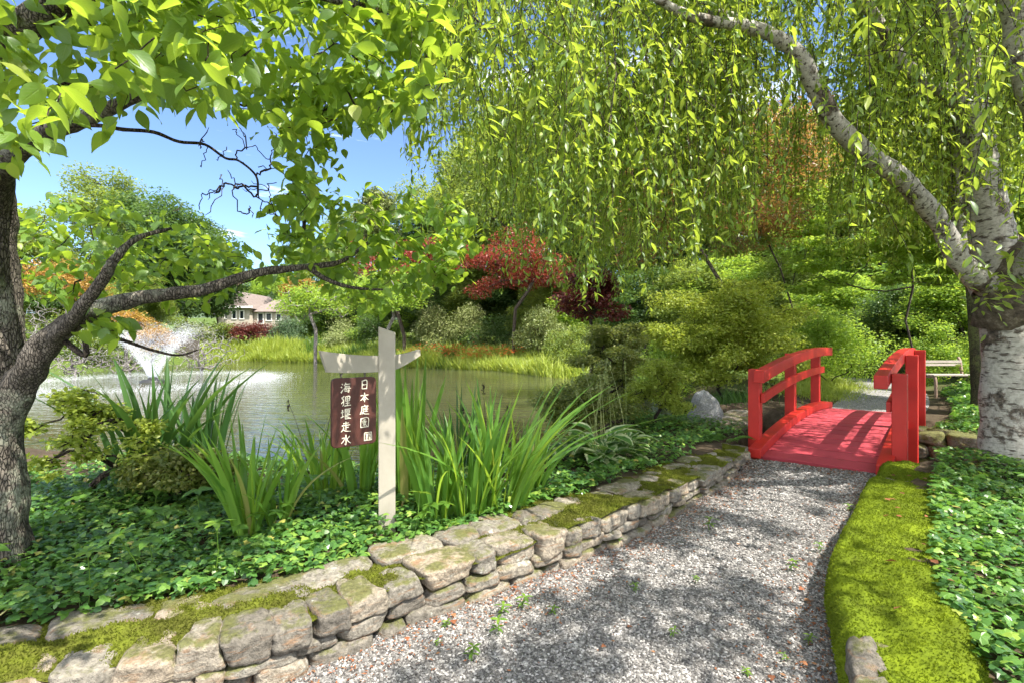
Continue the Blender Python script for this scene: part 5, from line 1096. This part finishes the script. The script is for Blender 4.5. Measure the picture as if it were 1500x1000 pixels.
# ------------------------------------------------------------------ house, fence, bench, hills
HY = 72.; HX = lambda px: (px - 750) / 750 * HY; HZ = lambda py: CAMH - (py - 500) / 750 * HY
def shingle(name, col):
    m, t, b = M(name, .9, .15); w = N(t, 'ShaderNodeTexWave', bands_direction='Z'); w.inputs['Scale'].default_value = 5; w.inputs['Distortion'].default_value = .6; t.links.new(pos(t), w.inputs[0]); n = noise(t, pos(t), 2.5, 6, .7)
    t.links.new(mixc(t, 1., ramp(t, n, [(.3, tuple(x * .8 for x in col)), (.7, tuple(x * 1.15 for x in col))]).outputs[0], ramp(t, w.outputs[0], [(0, (.82,) * 3), (.4, (1.05,) * 3)]).outputs[0], 'MULTIPLY'), b.inputs['Base Color']); return m
m_roof = shingle('taupe_shingle', (.20, .162, .145)); m_wall = simple('beige_siding', (.42, .37, .31), .8, .2, .08, 3); m_trim = simple('white_trim', (.75, .72, .68), .6); m_glass = M('dark_glass', .08, .5)[0]; m_glass.node_tree.nodes['Principled BSDF'].inputs['Base Color'].default_value = (.02, .025, .03, 1)
house = thing('house', 'beige house with taupe gabled roofs across the pond above the lace maple', 'house', (HX(375), HY, HZ(478)))
def wing(x0, x1, y0, y1, zb, ze, zr, axis):
    MB().add(*box(((x0 + x1) / 2, (y0 + y1) / 2, (zb + ze) / 2), ((x1 - x0) / 2, (y1 - y0) / 2, (ze - zb) / 2))).obj('wall', m_wall, house)
    o = .45
    if axis == 'x': V = [(x0-o, y0-o, ze-.1), (x1+o, y0-o, ze-.1), (x1+o, y1+o, ze-.1), (x0-o, y1+o, ze-.1), (x0+1.6, (y0+y1)/2, zr), (x1-1.6, (y0+y1)/2, zr)]; F = [np.array([[0,1,5,4],[2,3,4,5]]), np.array([[1,2,5],[3,0,4]]), np.array([[3,2,1,0]])]
    else: V = [(x0-o, y0-o, ze-.1), (x1+o, y0-o, ze-.1), (x1+o, y1+o, ze-.1), (x0-o, y1+o, ze-.1), ((x0+x1)/2, y0-o, zr), ((x0+x1)/2, y1+o, zr)]; F = [np.array([[1,2,5,4],[3,0,4,5]]), np.array([[0,1,4],[2,3,5]]), np.array([[3,2,1,0]])]
    r = MB().add(np.array(V), F).obj('roof', m_roof, house)
    return r
wing(HX(372), HX(424), HY, HY + 6, HZ(480), HZ(456), HZ(437), 'x'); wing(HX(338), HX(371), HY - 1, HY + 8, HZ(480), HZ(452), HZ(428), 'y'); wing(HX(300), HX(336), HY + 3, HY + 9, HZ(478), HZ(450), HZ(430), 'y')
for x0, x1, z0, z1, y in ((378, 386, 474, 459, 0), (390, 398, 470, 459, 0), (405, 412, 470, 460, 0), (346, 352, 468, 456, -1), (357, 363, 468, 456, -1), (312, 320, 466, 455, 3)):
    w = MB(); c = ((HX(x0) + HX(x1)) / 2, HY + y, (HZ(z0) + HZ(z1)) / 2); hx, hzz = (HX(x1) - HX(x0)) / 2, (HZ(z1) - HZ(z0)) / 2
    for dx, dz_, a, b in ((-hx, 0, .06, hzz + .06), (hx, 0, .06, hzz + .06), (0, -hzz, hx - .06, .06), (0, hzz, hx - .06, .06)): w.add(*box((c[0] + dx, c[1] - .03, c[2] + dz_), (a, .06, b)))
    f = w.obj('window', m_trim, house); q = MB().add(*box((c[0], c[1] - .02, c[2]), (hx - .07, .03, hzz - .07))).obj('pane', m_glass, f)
MB().add(*box((HX(358), HY - 1.55, HZ(451)), (1.9, .06, .14))).obj('fascia', m_trim, house)
fe = thing('board_fence', 'dark weathered board fence behind the fountain below the trees', 'fence', (HX(250) * .6, 43, 1)); mb = MB(); rr = np.random.default_rng(3)
for k in range(34):
    x = (205 + k * 2.6 - 750) / 750 * 44; zb_ = hz(x, 44); mb.add(*box((x, 44, zb_ + .85), (.066, .015, .85 + rr.uniform(-.04, .04))))
mb.obj('boards', simple('weathered_board', (.10,.085,.07), .9), fe); MB().add(*box(((247 - 750) / 750 * 44, 44.04, hz((247 - 750) / 750 * 44, 44) + 1.3), (2.6, .022, .05))).obj('rail', m_bgen, fe)
be = thing('garden_bench', 'weathered slatted bench with a curled end beyond the bridge', 'bench', Q(1398, 575, 12.8)); bx0, bx1, by = Q(1366, 0, 12.8)[0], Q(1430, 0, 12.8)[0], 12.8; zs = CAMH - (549 - 500) / 750 * by; zb_ = CAMH - (530 - 500) / 750 * by; m_bw = simple('grey_bench_wood', (.38,.33,.29), .8, .2, .3, 12, .4, (1, 8, 8))
mb = MB()
for k in range(4): mb.add(*box(((bx0 + bx1) / 2, by + k * .1, zs), ((bx1 - bx0) / 2, .04, .015)))
mb.obj('seat', m_bw, be); mb = MB()
for k in range(2): mb.add(*box(((bx0 + bx1) / 2, by + .42, zb_ - k * .08), ((bx1 - bx0) / 2, .015, .03)))
mb.obj('backrest', m_bw, be)
for x in (bx0 + .06, bx1 - .02):
    MB().add(*tube(spline([(x, by - .03, hz(x, by)), (x, by, zs - .06), (x, by + .18, zs - .05), (x, by + .37, zs), (x, by + .44, zb_), (x, by + .5, zb_ + .1)], 6), .035, 8)).obj('leg', simple('bench_iron', (.25,.17,.13), .7), be, True)
V = []; nx_ = 60
for k, x in enumerate(np.linspace(-500, 500, nx_)): V += [(x, 560, -5), (x, 560 + 60, 62 + 22 * vnoise(np.array([[x * .008, 0, 0]]), 2)[0] + 7 * vnoise(np.array([[x * .05, 0, 0]]), 4)[0]), (x, 900, 60)]
kk = (np.arange(nx_ - 1)[:, None] * 3 + np.arange(2)).ravel(); kind(MB().add(np.array(V), np.stack([kk, kk + 3, kk + 4, kk + 1], 1)).obj('distant_hills', simple('wooded_hill', (.05,.075,.04), .95, .1, .4, .04, .0), smooth=True), 'structure')
